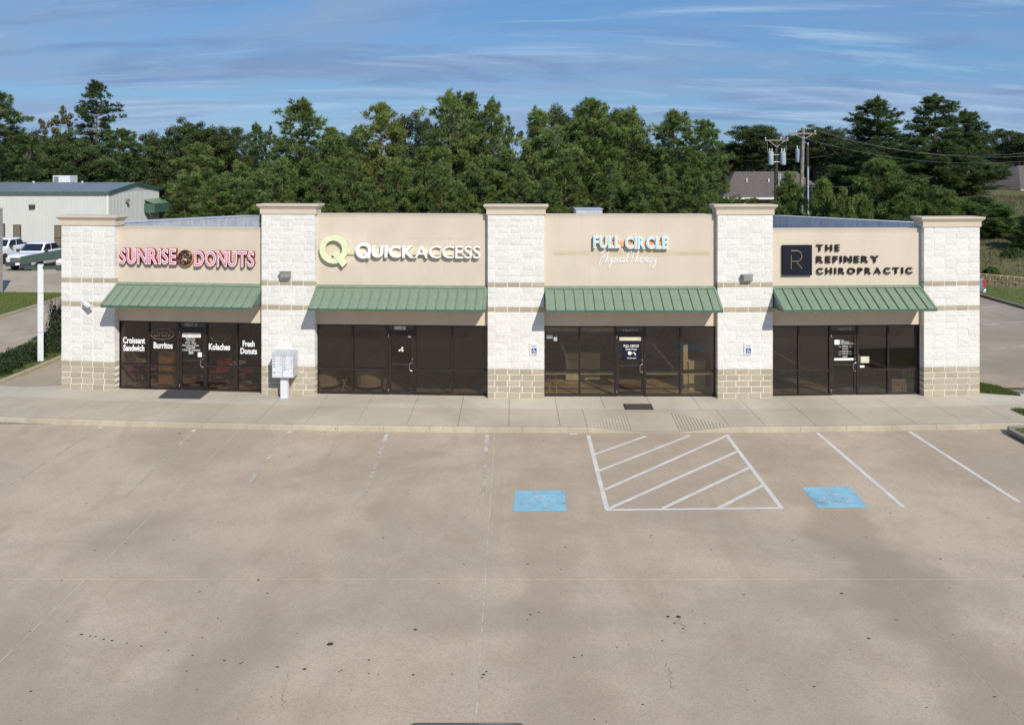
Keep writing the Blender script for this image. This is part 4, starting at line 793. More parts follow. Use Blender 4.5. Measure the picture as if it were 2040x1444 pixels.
# ------------------------------------------------------------------ vehicles (local x forward, wheels on z = 0)
def vehicle(name, loc, rz, paint, label, cat, kind='pickup'):
    o = tag(empty(name, loc, rz), label=label, cat=cat); suv = kind == 'suv'
    def sec(x, wb, w, wt, z0, zm, zt): return [(x, -wb, z0), (x, wb, z0), (x, w, zm-.18), (x, w, zm+.1), (x, wt, zt), (x, -wt, zt), (x, -w, zm+.1), (x, -w, zm-.18)]
    if not suv: S = [(2.86, .80, .86, .74, .50, .82, 1.02), (2.76, .86, .95, .84, .42, .82, 1.10), (2.2, .88, .99, .90, .38, .82, 1.20), (1.35, .88, 1.0, .93, .36, .82, 1.27), (.9, .88, 1.0, .95, .36, .82, 1.29), (-.95, .88, 1.0, .95, .36, .82, 1.29), (-1.02, .88, 1.0, .95, .40, .82, 1.30), (-2.7, .88, 1.0, .95, .48, .82, 1.30), (-2.84, .86, .96, .93, .55, .82, 1.28)]
    else: S = [(2.4, .72, .80, .70, .42, .66, .84), (2.25, .82, .92, .82, .30, .66, .92), (1.2, .84, .94, .86, .26, .66, 1.02), (.6, .84, .94, .88, .26, .66, 1.04), (-2.0, .84, .94, .88, .28, .66, 1.06), (-2.35, .80, .90, .84, .36, .66, 1.02)]
    body = bevel(MB().rings([sec(*s) for s in S]).build('body', paint, o, smooth=True), .05, 3)
    zb, zt = (1.27, 1.90) if not suv else (1.02, 1.62)
    xa, xb, xc, xd = (1.45, .72, -.55, -.98) if not suv else (1.2, .35, -1.9, -2.25)
    wb, wt = (.92, .74) if not suv else (.86, .66)
    bevel(MB().rings([[(xa, -wb, zb-.05), (xa, wb, zb-.05), (xd, wb, zb-.05), (xd, -wb, zb-.05)], [(xb, -wt, zt), (xb, wt, zt), (xc, wt, zt), (xc, -wt, zt)]]).build('cab', paint, o, smooth=True), .12, 4)
    def lerp(a, b, t): return a+(b-a)*t
    def wpt(x0, x1, w0, w1, t): return lerp(x0, x1, t), lerp(w0, w1, t), lerp(zb-.05, zt, t)
    e = .012
    for nm, (x0, x1), dx in (('windscreen', (xa, xb), e), ('rear_window', (xd, xc), -e)):
        l_, h_ = wpt(x0, x1, wb, wt, .16), wpt(x0, x1, wb, wt, .86); MB().quad((l_[0]+dx, -l_[1]+.10, l_[2]), (l_[0]+dx, l_[1]-.10, l_[2]), (h_[0]+dx, h_[1]-.10, h_[2]), (h_[0]+dx, -h_[1]+.10, h_[2])).build(nm, 'car_glass', o)
    for s in (-1, 1):
        cuts = [(.97, .53), (.49, .06)] if not suv else [(.97, .70), (.67, .36), (.33, .05)]
        for (u0, u1) in cuts:
            def P(u, t): x_ = lerp(lerp(xd, xa, u), lerp(xc, xb, u), t); return (x_, s*(lerp(wb, wt, t)+e), lerp(zb-.05, zt, t))
            MB().quad(P(u1, .2), P(u0, .2), P(u0, .84), P(u1, .84)).build('side_window', 'car_glass', o)
        bevel(MB().box(xa-.35, xa-.20, s*.98, s*1.2, zb-.02, zb+.18).build('mirror', 'bumper_dark', o), .02)
        for wx in ((1.85, -1.75) if not suv else (1.45, -1.4)):
            r = .40 if not suv else .35; wz = MB().lathe([(r*.62, -.13), (r*.92, -.14), (r, -.10), (r, .10), (r*.92, .14), (r*.62, .13)], 24, (wx, s*.88, r), 'y').build('wheel', 'tyre', o, smooth=True)
            MB().lathe([(0, -.10), (r*.58, -.12), (r*.62, -.08), (r*.62, .08), (r*.58, .12), (0, .10)], 16, (wx, s*.89, r), 'y').build('rim', 'galvanised', wz, smooth=True); m = MB(); ringpts = [(wx+(r+.05)*math.cos(t), (r+.05)*math.sin(t)+r) for t in [k*math.pi/12 for k in range(13)]]
            m.prism([(p, max(q, .35)) for p, q in ringpts], s*1.008, 'y', s*.80); m.build('wheel_arch', 'bumper_dark', o)
    fx, rx = (2.86, -2.84) if not suv else (2.4, -2.35)
    bevel(MB().box(fx-.12, fx+.06, -.94, .94, .38, .68).build('front_bumper', 'bumper_dark', o), .04); bevel(MB().box(rx-.10, rx+.1, -.93, .93, .45, .66).build('rear_bumper', 'galvanised' if not suv else 'bumper_dark', o), .04)
    MB().box(fx-.04, fx+.02, -.58, .58, .70, .98).build('grille', 'bumper_dark', o)
    for k in range(3): MB().box(fx+.02, fx+.03, -.55, .55, .74+.08*k, .755+.08*k).build('grille_bar', 'galvanised', o)
    MB().box(fx+.062, fx+.07, -.16, .16, .46, .62).build('licence_plate', 'sign_white', o)
    for s in (-1, 1):
        MB().box(fx-.14, fx+.012, s*.60, s*.90, .76, .98).build('headlight', 'lamp_clear', o); MB().box(rx-.015, rx+.12, s*.80, s*1.005, .82, 1.20).build('tail_light', 'lamp_red', o)
        MB().box(xb-.8, xb-.66, s*1.0, s*1.03, .98, 1.02).build('door_handle', 'bumper_dark', o)
    if not suv: MB().box(-2.72, -1.08, -.82, .82, 1.285, 1.312).build('bed_cover', 'bumper_dark', o)
    return o
q = gp(40, 541, -.012); vehicle('pickup_truck', (q.x, q.y+2.9, -.012), -math.pi/2-.06, 'car_white', 'white pickup truck facing the street before the white metal building', 'pickup')
q = gp(112, 541, -.012); vehicle('pickup_truck', (q.x+.6, q.y+3, -.012), math.pi/2+.1, 'car_white', 'white pickup truck seen tail first behind the canopy post', 'pickup')
vehicle('pickup_truck', (24.2, 51.3, -.13), math.pi, 'car_blue', 'grey blue pickup truck whose tail shows past the end pier', 'pickup')
q = gp(2, 536, -.012); vehicle('pickup_truck', (q.x-2.4, q.y+5, -.012), -math.pi/2-.06, 'car_white', 'white pickup truck mostly hidden behind the grey block wall end', 'pickup')
vehicle('parked_car', (-.50, 7.86, LOTZ), -math.pi/2, 'car_navy', 'dark blue car whose roof just shows at the bottom edge', 'car', 'suv')

# ------------------------------------------------------------------ neighbours
def far_building():
    x1 = -38.2; y0, y1 = 83.3, 95.3; x0 = -75; ze, zr = 5.05, 5.75; ym = (y0+y1)/2
    o = tag(empty('metal_building', (x1, y0, 0)), label='long white metal building with green trim and a low gable roof', cat='building'); I = T(-x1, -y0, 0)
    MB().box(x0, x1-.02, y0, y0+.2, -.1, ze).build('front_wall', 'white_siding', o, I)
    MB().prism([(y0+.2, -.1), (y1, -.1), (y1, ze), (ym, zr), (y0+.2, ze)], x1, 'x', x1-.2).build('gable_wall', 'white_siding', o, I)
    rib = MB().box(-.03, .03, -.035, 0, .25, ze).mesh('siding_rib', 'white_siding')
    for k in range(120):
        x = x1-.15-.305*k; add('siding_rib', rib, o, I @ T(x, y0, 0))
    rib2 = MB().box(0, .035, -.03, .03, .25, ze-.05).mesh('siding_rib', 'white_siding')
    for k in range(39): add('siding_rib', rib2, o, I @ T(x1, y0+.25+.305*k, 0))
    for s, (ya, yb) in enumerate(((y0-.25, ym), (y1+.25, ym))):
        za = ze-.02; MB().rings([[(x, ya, za), (x, yb, zr+.04), (x, yb, zr+.14), (x, ya, za+.1)] for x in (x0, x1+.15)]).build('roof', 'blue_roof', o, I)
        MB().rings([[(x, ya-.02, za-.12), (x, ya+.06, za-.12), (x, ya+.06, za+.11), (x, ya-.02, za+.11)] for x in (x0, x1+.16)]).build('eave_trim', M_DGREEN, o, I)
        MB().rings([[(x1+.14, y, z-.08), (x1+.19, y, z-.08), (x1+.19, y, z+.13), (x1+.14, y, z+.13)] for y, z in ((ya, za), (yb, zr+.04))]).build('rake_trim', M_DGREEN, o, I)
    seam = MB().rings([[(-.025, y, z), (.025, y, z), (.025, y, z+.05), (-.025, y, z+.05)] for y, z in ((y0-.25, ze+.08), (ym, zr+.14))]).mesh('roof_seam', 'blue_roof')
    for k in range(60): add('roof_seam', seam, o, I @ T(x1-.1-.61*k, 0, 0))
    MB().box(x1-.12, x1+.05, y0-.05, y0+.1, -.1, ze).build('corner_trim', 'siding_trim', o, I)
    for (pa, pb, ya, yb) in ((28, 41, 449, 490), (110, 122, 450, 489), (-3, 9, 447, 489), (-85, -72, 449, 490)):
        a, b = at(pa, yb, y0), at(pb, ya, y0); w_ = MB().box(a.x-.06, b.x+.06, y0-.06, y0-.001, a.z-.06, b.z+.06).build('window', 'bronze_frame', o, I)
        zm = a.z+(b.z-a.z)*.38; MB().box(a.x, b.x, y0-.075, y0-.061, zm+.04, b.z).build('pane', 'window_far', w_); MB().box(a.x, b.x, y0-.075, y0-.061, a.z, zm-.04).build('pane', 'window_far', w_)
    a = at(65, 412, y0); m = MB(); m.rings([[(a.x-.25, y0-.01, a.z-.2), (a.x+.25, y0-.01, a.z-.2), (a.x+.25, y0-.01, a.z+.2), (a.x-.25, y0-.01, a.z+.2)], [(a.x-.22, y0-.3, a.z-.1), (a.x+.22, y0-.3, a.z-.1), (a.x+.22, y0-.3, a.z+.2), (a.x-.22, y0-.3, a.z+.2)]]); m.build('wall_light', 'dark_steel', o, I)
    m = MB(); m.box(x1+.01, x1+.35, 86.9, 87.2, 4.0, 4.3); m.build('wall_light', 'grey_metal', o, I)
    # side awning over the gable door
    A_ = [(91.6, 3.0), (95.2, 3.0)]
    MB().rings([[(x1+.03, y, 4.1), (x1+1.1, y, 3.65), (x1+1.1, y, 3.6), (x1+.03, y, 4.0)] for y in (91.4, 95.2)]).build('side_awning', M_GREEN, o, I); MB().box(x1+1.08, x1+1.12, 91.4, 95.2, 2.7, 3.64).build('awning_front', M_DGREEN, o, I); MB().box(x1+.03, x1+1.08, 91.38, 91.42, 2.7, 3.64).build('awning_side', M_DGREEN, o, I)
    a = at(113, 367, 92); b = at(147, 350, 92); u = tag(empty('rooftop_unit', (a.x, 92, zr-.3)), label='pale boxy air unit on the blue roof of the white metal building', cat='air unit'); bevel(MB().box(0, b.x-a.x, -.8, .8, 0, b.z-zr+.3).build('cabinet', 'white_plastic', u), .03); MB().box(.1, .6, -.815, -.801, .4, 1.0).build('grille', 'grey_metal', u)
    for px in (67, 164):
        a = at(px, 368, 88.5); v = tag(empty('roof_vent', (a.x, 88.5, 5.6)), label='small white vent pipe on the blue roof %s the boxy air unit' % ('left of' if px < 100 else 'right of'), cat='vent'); MB().tube([(0, 0, 0), (0, 0, .35)], .07, 8).build('pipe', 'white_plastic', v); MB().lathe([(0, .35), (.12, .35), (.10, .42), (0, .44)], 10).build('cap', 'white_plastic', v)
far_building()
# block wall end of the next building on the left
p0 = gp(8, 586, 0); nb = tag(empty('neighbour_pier', (p0.x, p0.y, 0)), label='grey block pier at the left edge of the picture', cat='pier'); core = MB().box(-2.3, -.32, .01, .38, 0, 5.05).build('pier_core', 'mortar', nb)
NB = split_face('grey_block', (.45, .42, .39), .1); nbm = [block_mesh(NB, 90+k) for k in range(4)]
for r in range(25):
    for k in range(6):
        x = -.2-.4064*k+(.1 if r % 2 else 0); ln = .40
        if r % 2 == 0 and k == 0: pass
        add('block', random.choice(nbm), nb, Matrix.Translation((min(x, -.2)-.3, 0, .2032*r+.005)) @ Matrix.Diagonal((ln, 1, .193, 1)))
# drive-through canopy on a post
p0 = gp(81, 719, .1); cn = tag(empty('drive_canopy', (p0.x, p0.y, .1)), label='green shed canopy on a white steel post beside the end pier', cat='canopy'); I = T(-p0.x, -p0.y, -.1)
px_ = p0.x; pm = MB().box(-.10, .10, -.10, .10, .0, 3.72); pm.build('post', 'white_plastic', cn, T(0, 0, 0, .45)); MB().box(-.16, .16, -.16, .16, 0, .02).build('base_plate', 'galvanised', cn)
for zz_ in (1.1, 2.6): MB().box(-.103, .103, -.103, .103, zz_, zz_+.02).build('post_band', 'grey_metal', cn, T(0, 0, 0, .45))
a = at(42, 512, 33.7); xl, xr = a.x, -15.3; zf = lambda x: 3.83+(x-xl)*.135
ya, yb = 33.7, 41.0
MB().rings([[(x, ya, zf(x)+.22), (x, yb, zf(x)+.22), (x, yb, zf(x)+.27), (x, ya, zf(x)+.27)] for x in (xl, xr)]).build('roof', 'canopy_green', cn, I)
MB().rings([[(x, ya-.03, zf(x)), (x, ya, zf(x)), (x, ya, zf(x)+.28), (x, ya-.03, zf(x)+.28)] for x in (xl, xr)]).build('fascia', 'canopy_green', cn, I)
MB().rings([[(xl-.03, y, zf(xl)), (xl, y, zf(xl)), (xl, y, zf(xl)+.28), (xl-.03, y, zf(xl)+.28)] for y in (ya, yb)]).build('side_fascia', 'canopy_green', cn, I)
for y in [34.3+1.1*k for k in range(6)]: MB().rings([[(x, y-.04, zf(x)+.05), (x, y+.04, zf(x)+.05), (x, y+.04, zf(x)+.215), (x, y-.04, zf(x)+.215)] for x in (xl+.02, xr)]).build('rafter', 'soffit_metal', cn, I)
MB().box(xl+.1, xr, p0.y-.06, p0.y+.06, 3.62+.0, 3.75).build('beam', 'canopy_green', cn, I)

def house(name, c, L_, D, ze, zr, z0, label, rz=0., hip=2.5):
    o = tag(empty(name, (*c, z0), rz), label=label, cat='house'); MB().box(-L_/2+.5, L_/2-.5, -D/2+.5, D/2-.5, -1, ze-z0).build('wall', 'brick_wall', o)
    m = MB(); e, r = ze-z0, zr-z0; A = [(-L_/2, -D/2, e), (L_/2, -D/2, e), (L_/2, D/2, e), (-L_/2, D/2, e)]; R1, R2 = (-L_/2+hip, 0, r), (L_/2-hip, 0, r)
    m.quad(A[0], A[1], R2, R1); m.quad(A[1], A[2], R2); m.quad(A[2], A[3], R1, R2); m.quad(A[3], A[0], R1); m.quad(*A[::-1]); rf = m.build('roof', 'shingles', o)
    MB().box(-L_/2-.02, L_/2+.02, -D/2-.04, -D/2+.02, e-.18, e+.02).build('gutter', 'far_white', rf)
    for k, x in enumerate((-L_*.22, -L_*.02, L_*.2)): MB().tube([(x, -D*.2, r-1.4), (x, -D*.2, r-.72)], .08, 8).build('vent_pipe', 'far_white', rf)
    for x in (-L_*.25, L_*.02): w_ = MB().box(x-.6, x+.6, -D/2+.44, -D/2+.5, e-1.9, e-.5).build('window', 'far_white', o); MB().box(x-.5, x+.5, -D/2+.42, -D/2+.44, e-1.8, e-.6).build('pane', 'car_glass', w_)
a = at(1440, 395, 92); b = at(1665, 395, 92)
house('brick_house', ((a.x+b.x)/2, 97), b.x-a.x, 10, at(0, 394, 92).z, at(0, 342, 97).z, 1.2, 'brown shingled brick house behind the two utility poles')
a = at(1982, 388, 100); house('brick_house', (a.x+8, 105), 16, 11, at(0, 378, 99).z, at(0, 330, 105).z, 3.0, 'dark roofed house on the bank at the right edge', rz=.25, hip=5)

# ------------------------------------------------------------------ utility poles and wires
def arm(o, z, w, y=-.14): MB().box(-w, w, y-.05, y+.05, z-.055, z+.055).build('crossarm', 'pole_wood', o)
def insul(o, x, z, y=-.14): MB().lathe([(0, 0), (.03, 0), (.03, .06), (.07, .08), (.07, .11), (.04, .13), (.06, .16), (.03, .2), (0, .2)], 8, (x, y, z)).build('insulator', 'porcelain', o)
def can(o, x, z, y): c_ = MB().lathe([(0, 0), (.21, 0), (.23, .05), (.23, .95), (.25, .97), (.25, 1.0), (.16, 1.06), (0, 1.08)], 16, (x, y, z)).build('transformer', 'transformer_grey', o, smooth=True); [MB().lathe([(0, 0), (.04, 0), (.06, .05), (.04, .1), (.06, .15), (.03, .3), (0, .3)], 8, (x+q, y, z+1.05)).build('bushing', 'porcelain', c_) for q in (-.1, .1)]
PY = 72.
a = at(1546, 280, PY); o = tag(empty('utility_pole', (a.x, PY, 0)), label='dark utility pole with two grey transformers and a crossarm', cat='utility pole'); h = a.z
MB().tube([(0, 0, -.3), (0, 0, h+.15)], [.19, .13], 10).build('pole', 'pole_dark', o, smooth=True); arm(o, h, .95)
for q in (-.9, .35, .9): insul(o, q, h+.05)
for s in (-1, 1): MB().tube([(s*.62, -.2, h-.05), (0, -.2, h-.55)], .025, 5).build('brace', 'galvanised', o); can(o, s*.50, h-2.0, -.22); MB().tube([(0, -.1, h-1.2), (s*.6, -.2, h-1.1)], .04, 6).build('bracket', 'galvanised', o); MB().tube([(0, -.1, h-1.75), (s*.6, -.2, h-1.85)], .04, 6).build('bracket', 'galvanised', o); MB().tube([(s*.75, -.2, h-.9), (s*.78, -.18, h)], .012, 5).build('lead', 'galvanised', o)
for q in (.16, .3): MB().tube([(q, -.18, 0), (q, -.18, h-2.7)], .055, 8).build('conduit', 'galvanised', o, smooth=True)
PB = PY-1; a = at(1601, 258, PB); o2 = tag(empty('utility_pole', (a.x-.25, PB, 0)), label='tall weathered utility pole with one crossarm and no conduit', cat='utility pole'); h2 = a.z
MB().tube([(-.1, 0, -.3), (.22, 0, h2+.1)], [.20, .14], 10).build('pole', 'pole_wood', o2, smooth=True); MB().box(-.95, 1.2, -.25, -.12, h2-.42, h2-.29).build('crossarm', 'pole_wood', o2)
for q in (-.88, -.4, 1.1): insul(o2, q, h2-.29, -.18)
insul(o2, .22, h2+.1, 0)
for s in (-.5, .85): MB().tube([(s, -.26, h2-.42), (.2, -.2, h2-.8)], .025, 5).build('brace', 'galvanised', o2)
can(o2, -.06, h2-2.65, .35)
a = at(1608.5, 290, PY+2); o3 = tag(empty('utility_pole', (a.x, PY+2, 0)), label='short brown utility pole with a long white conduit', cat='utility pole'); h3 = a.z
MB().tube([(0, 0, -.3), (0, 0, h3)], [.17, .13], 10).build('pole', 'pole_dark', o3, smooth=True); MB().tube([(-.02, -.2, 0), (-.02, -.2, at(0, 333, PY+2).z)], .08, 8).build('conduit', 'galvanised', o3, smooth=True); insul(o3, 0, h3)
def wire(p, q, sag, label, r=.007):
    p, q = Vector(p), Vector(q); c = (p+q)/2; w_ = MB().tube([p.lerp(q, t/16)+Vector((0, 0, -4*sag*(t/16)*(1-t/16)))-c for t in range(17)], r, 5); o_ = tag(w_.build('overhead_wire', 'grey_metal', smooth=True), label=label, cat='wire', group='overhead wires'); o_.location = c
for k, (dx, dz, lab) in enumerate(((1.1, -.09, 'topmost overhead wire sagging to the right of the tall pole'), (.22, .3, 'middle overhead wire sagging to the right of the tall pole'), (-.4, -.5, 'lowest overhead wire sagging to the right of the tall pole'))):
    wire((o2.location.x+dx, PB-.18, h2+dz), at(2100, 298+9*k, 66), 1.1, lab)
wire((o.location.x-.05, PY-.15, h-1.55), at(1452, 316, 76), .15, 'thin wire running from the transformer pole into the pines'); wire((o.location.x+.1, PY-.15, h-1.6), at(1660, 308, 78), .1, 'thin wire between the transformer pole and the trees by the house')
wire((o.location.x+.05, PY-.15, h-3.6), at(1860, 352, 80), .5, 'low telephone wire crossing the brown shingled roof')

# ------------------------------------------------------------------ trees
def leaf_mesh(name, tris, tints, per):       # tris (N, k, 3) faces, tints (N, 3)
    N_, k = tris.shape[:2]; m = bpy.data.meshes.new(name); m.vertices.add(N_*k); m.vertices.foreach_set('co', tris.reshape(-1).astype('f'))
    m.loops.add(N_*k); m.loops.foreach_set('vertex_index', np.arange(N_*k, dtype='i')); m.polygons.add(N_); m.polygons.foreach_set('loop_start', np.arange(0, N_*k, k, dtype='i')); m.polygons.foreach_set('loop_total', np.full(N_, k, dtype='i'))
    at_ = m.color_attributes.new('tint', 'FLOAT_COLOR', 'POINT'); col = np.ones((N_*k, 4), 'f'); col[:, :3] = np.repeat(tints, k, 0); at_.data.foreach_set('color', col.ravel())
    m.materials.append(M_LEAF); m.update(); m.validate(); return m
def unit(v): return v/np.maximum(np.linalg.norm(v, axis=-1, keepdims=True), 1e-9)
def needles(cent, out, tint, per, ln, wd, r, spread=.9):
    """tufts of thin blades: cent (n,3) tuft centres, out (n,3) outward directions"""
    n = len(cent); c = np.repeat(cent, per, 0); d = unit(np.repeat(out, per, 0)+r.normal(0, spread, (n*per, 3))+np.array([0, 0, .25])); s = unit(np.cross(d, r.normal(0, 1, (n*per, 3))))
    l = ln*r.uniform(.7, 1.25, (n*per, 1)); w = wd*r.uniform(.7, 1.3, (n*per, 1)); t_ = np.repeat(tint, per, 0)*r.uniform(.8, 1.2, (n*per, 1))
    return np.stack([c-s*w/2, c+s*w/2, c+d*l], 1), t_
def pine_variant(seed, H=12., Wd=5., base=.12, dens=1., col=(.182, .245, .08)):
    r = np.random.default_rng(seed); tr = MB(); lean = r.normal(0, .15, 2); tr.tube([(lean[0]*t, lean[1]*t, H*.97*t) for t in (0, .3, .6, .85, 1)], [.19, .16, .11, .05, .015], 8)
    C, O, TT = [], [], []; z = H*base
    while z < H*.985:
        u = (z/H-base)/(1-base); rad = Wd/2*(1-u**2.0)**.74*(.66+.52*r.random())*min(1, .62+u*2.5); k = int(r.integers(4, 7)); a0 = r.random()*6.28
        for q in range(k):
            a_ = a0+6.283*q/k+r.normal(0, .25); R_ = max(.25, rad*r.uniform(.6, 1.18)); rise = R_*(.10+.45*u)+r.normal(0, .12)
            tip = np.array([math.cos(a_)*R_, math.sin(a_)*R_, z+rise]); rt = np.array([lean[0]*z/H, lean[1]*z/H, z]); tr.tube([rt, rt*.5+tip*.5+np.array([0, 0, -.08]), tip], [.05*(1-u)+.012, .03*(1-u)+.008, .006], 4, False)
            nb_ = max(2, int(R_*3.3*dens))
            for j in range(nb_):
                t_ = 1-(j/nb_)**1.2*.72 if nb_ > 1 else 1; p = rt*(1-t_)+tip*t_+r.normal(0, .16, 3)*np.array([1, 1, .6]); nt_ = int(r.integers(7, 12)); rr = .26*r.uniform(.7, 1.4)
                dv = unit(r.normal(0, 1, (nt_, 3))); pos = p+dv*rr*r.uniform(.3, 1, (nt_, 1))*np.array([1, 1, .7]); C.append(pos); O.append(dv*.7+unit(p-np.array([0, 0, z-.4]))[None]*.6)
                tn = np.array(col)*r.uniform(.55, 1.3)*np.array([r.uniform(.88, 1.12), 1, r.uniform(.85, 1.15)]); TT.append(np.repeat(tn[None], nt_, 0))
        z += r.uniform(.36, .60)*(H/12)
    for q in range(5):
        a_ = r.random()*6.28; rd = .12+.45*r.random() if q else 0.; hz_ = H*(1-.03*r.random()) if q else H+.25
        k_ = 26; C.append(np.stack([np.full(k_, lean[0]+rd*math.cos(a_)), np.full(k_, lean[1]+rd*math.sin(a_)), np.linspace(hz_-1.1, hz_, k_)], 1)+r.normal(0, .05, (k_, 3))); O.append(np.repeat([[0, 0, 1.1]], k_, 0)+r.normal(0, .5, (k_, 3))); TT.append(np.repeat([np.array(col)*1.1], k_, 0))
    top = np.array([lean[0], lean[1], H]); C.append(top+r.normal(0, .10, (8, 3))); O.append(np.repeat([[0, 0, 1.]], 8, 0)); TT.append(np.repeat([col], 8, 0))
    f, tn = needles(np.concatenate(C), np.concatenate(O), np.concatenate(TT), 12, .27, .044, r, .6); return tr.mesh('trunk', 'pine_bark', True), leaf_mesh('crown', f, tn, 3)
def oak_variant(seed, H=13., Wd=10., clumps=300, per=150, leaf=.15, iso=.14, col=(.09, .125, .042), base=.25, bark='oak_bark'):
    r = np.random.default_rng(seed); tr = MB(); tr.tube([(0, 0, 0), (.1, .05, H*.2), (.0, .1, H*.45), (.1, 0, H*.7)], [.34, .27, .2, .08], 9); F_, T_ = [], []; n = 0; PC = []
    lobes = [(unit(r.normal(0, 1, 3))*np.array([1, 1, .8]), r.uniform(.2, .42)) for _ in range(9)]
    while n < clumps:
        v = unit(r.normal(0, 1, 3)); rad = r.uniform(.35, 1)**.6
        for dl, w_ in lobes: rad *= 1+.30*max(0, v@unit(dl)-.75)/.25*w_*2
        rad *= r.uniform(.75, 1.0)
        p = v*rad*np.array([Wd/2, Wd/2, H*(1-base)/2])*.86; p[2] += H*(base+(1-base)/2)
        if p[2] < H*base: continue
        if len(PC) > 12 and np.sort(np.linalg.norm(np.array(PC)-p, axis=1))[1] > iso*Wd: continue
        PC.append(p)
        n += 1; cr = r.uniform(.40, .85)*Wd/10; 
        if n % 2 == 0:
            j = np.array([0, 0, min(H*.68, max(H*.25, p[2]*.62))]); tr.tube([j, j*.45+p*.55+r.normal(0, .2, 3), j*.12+p*.88], [.07, .04, .008], 5, False)
        m_ = int(per*(cr/.6/(Wd/10))**2); d = unit(r.normal(0, 1, (m_, 3))); c = p+d*cr*r.uniform(0, 1, (m_, 1))**.5*np.array([1, 1, .7]); nn = unit(d*.5+r.normal(0, .6, (m_, 3))+np.array([0, 0, .5])); s = unit(np.cross(nn, r.normal(0, 1, (m_, 3)))); u_ = np.cross(nn, s); l = leaf*r.uniform(.6, 1.3, (m_, 1))
        F_.append(np.stack([c-s*l*.42, c+u_*l*.5, c+s*l*.42, c-u_*l*.55], 1)); T_.append(np.repeat((np.array(col)*r.uniform(.7, 1.35)*np.array([r.uniform(.9, 1.2), 1, r.uniform(.9, 1.1)]))[None], m_, 0)*r.uniform(.8, 1.2, (m_, 1)))
    return tr.mesh('trunk', bark, True), leaf_mesh('crown', np.concatenate(F_), np.concatenate(T_), 4)
VAR = {'dense': [(pine_variant(s, base=.06, dens=1.6, col=(.12, .168, .06)), 12., 5.) for s in (6, 7)], 'pine': [(pine_variant(s, base=bs, dens=1.12), 12., 5.) for s, bs in ((1, .12), (2, .26), (3, .14), (4, .30), (5, .2))], 'young': [(pine_variant(s, 7., 4., .04, 1.3, (.165, .225, .065)), 7., 4.) for s in (11, 12)],
       'oak': [(oak_variant(s), 13., 10.) for s in (21, 22, 23)], 'sparse': [(oak_variant(31, 13., 7., 80, 80, .20, col=(.12, .125, .05), iso=.3), 13., 7.)], 'tall': [(pine_variant(41, 15., 5., .30, 1.0, (.11, .155, .055)), 15., 5.)]}
GRP = {'dense': 'pines in the belt behind the building', 'pine': 'pines in the belt behind the building', 'young': 'young pines on the bank', 'oak': 'broadleaf trees in the belt behind the building', 'sparse': 'thin crowned trees in the belt', 'tall': 'pines in the belt behind the building'}
KN = {'dense': ('pine_tree', 'pine'), 'pine': ('pine_tree', 'pine'), 'young': ('young_pine', 'pine'), 'oak': ('broadleaf_tree', 'tree'), 'sparse': ('thin_tree', 'tree'), 'tall': ('pine_tree', 'pine')}
TN = 0
def tree(kind, px, ytop, Y, wpx, label, col=(1, 1, 1), group=None):
    global TN; TN += 1; v = VAR[kind][TN % len(VAR[kind])]; (tm, cm_), H, Wd = v; p = at(px, ytop, Y); z0 = hill(p.x, Y)-.05; sz = (p.z-z0)/H; sx = wpx*Y/F/Wd*(1.18 if kind in ('pine', 'oak', 'dense') else 1.08)
    o = tag(empty(KN[kind][0], (p.x, Y, z0), random.uniform(0, 6.28)), label=label, cat=KN[kind][1], group=group or GRP[kind]); o.scale = (sx, sx, sz); add('trunk', tm, o); c_ = add('crown', cm_, o); k = random.uniform(.88, 1.12); c_.color = (col[0]*k, col[1]*k, col[2]*k, 1)
OL = (1.3, 1.1, .9); DK = (.9, .95, .95)
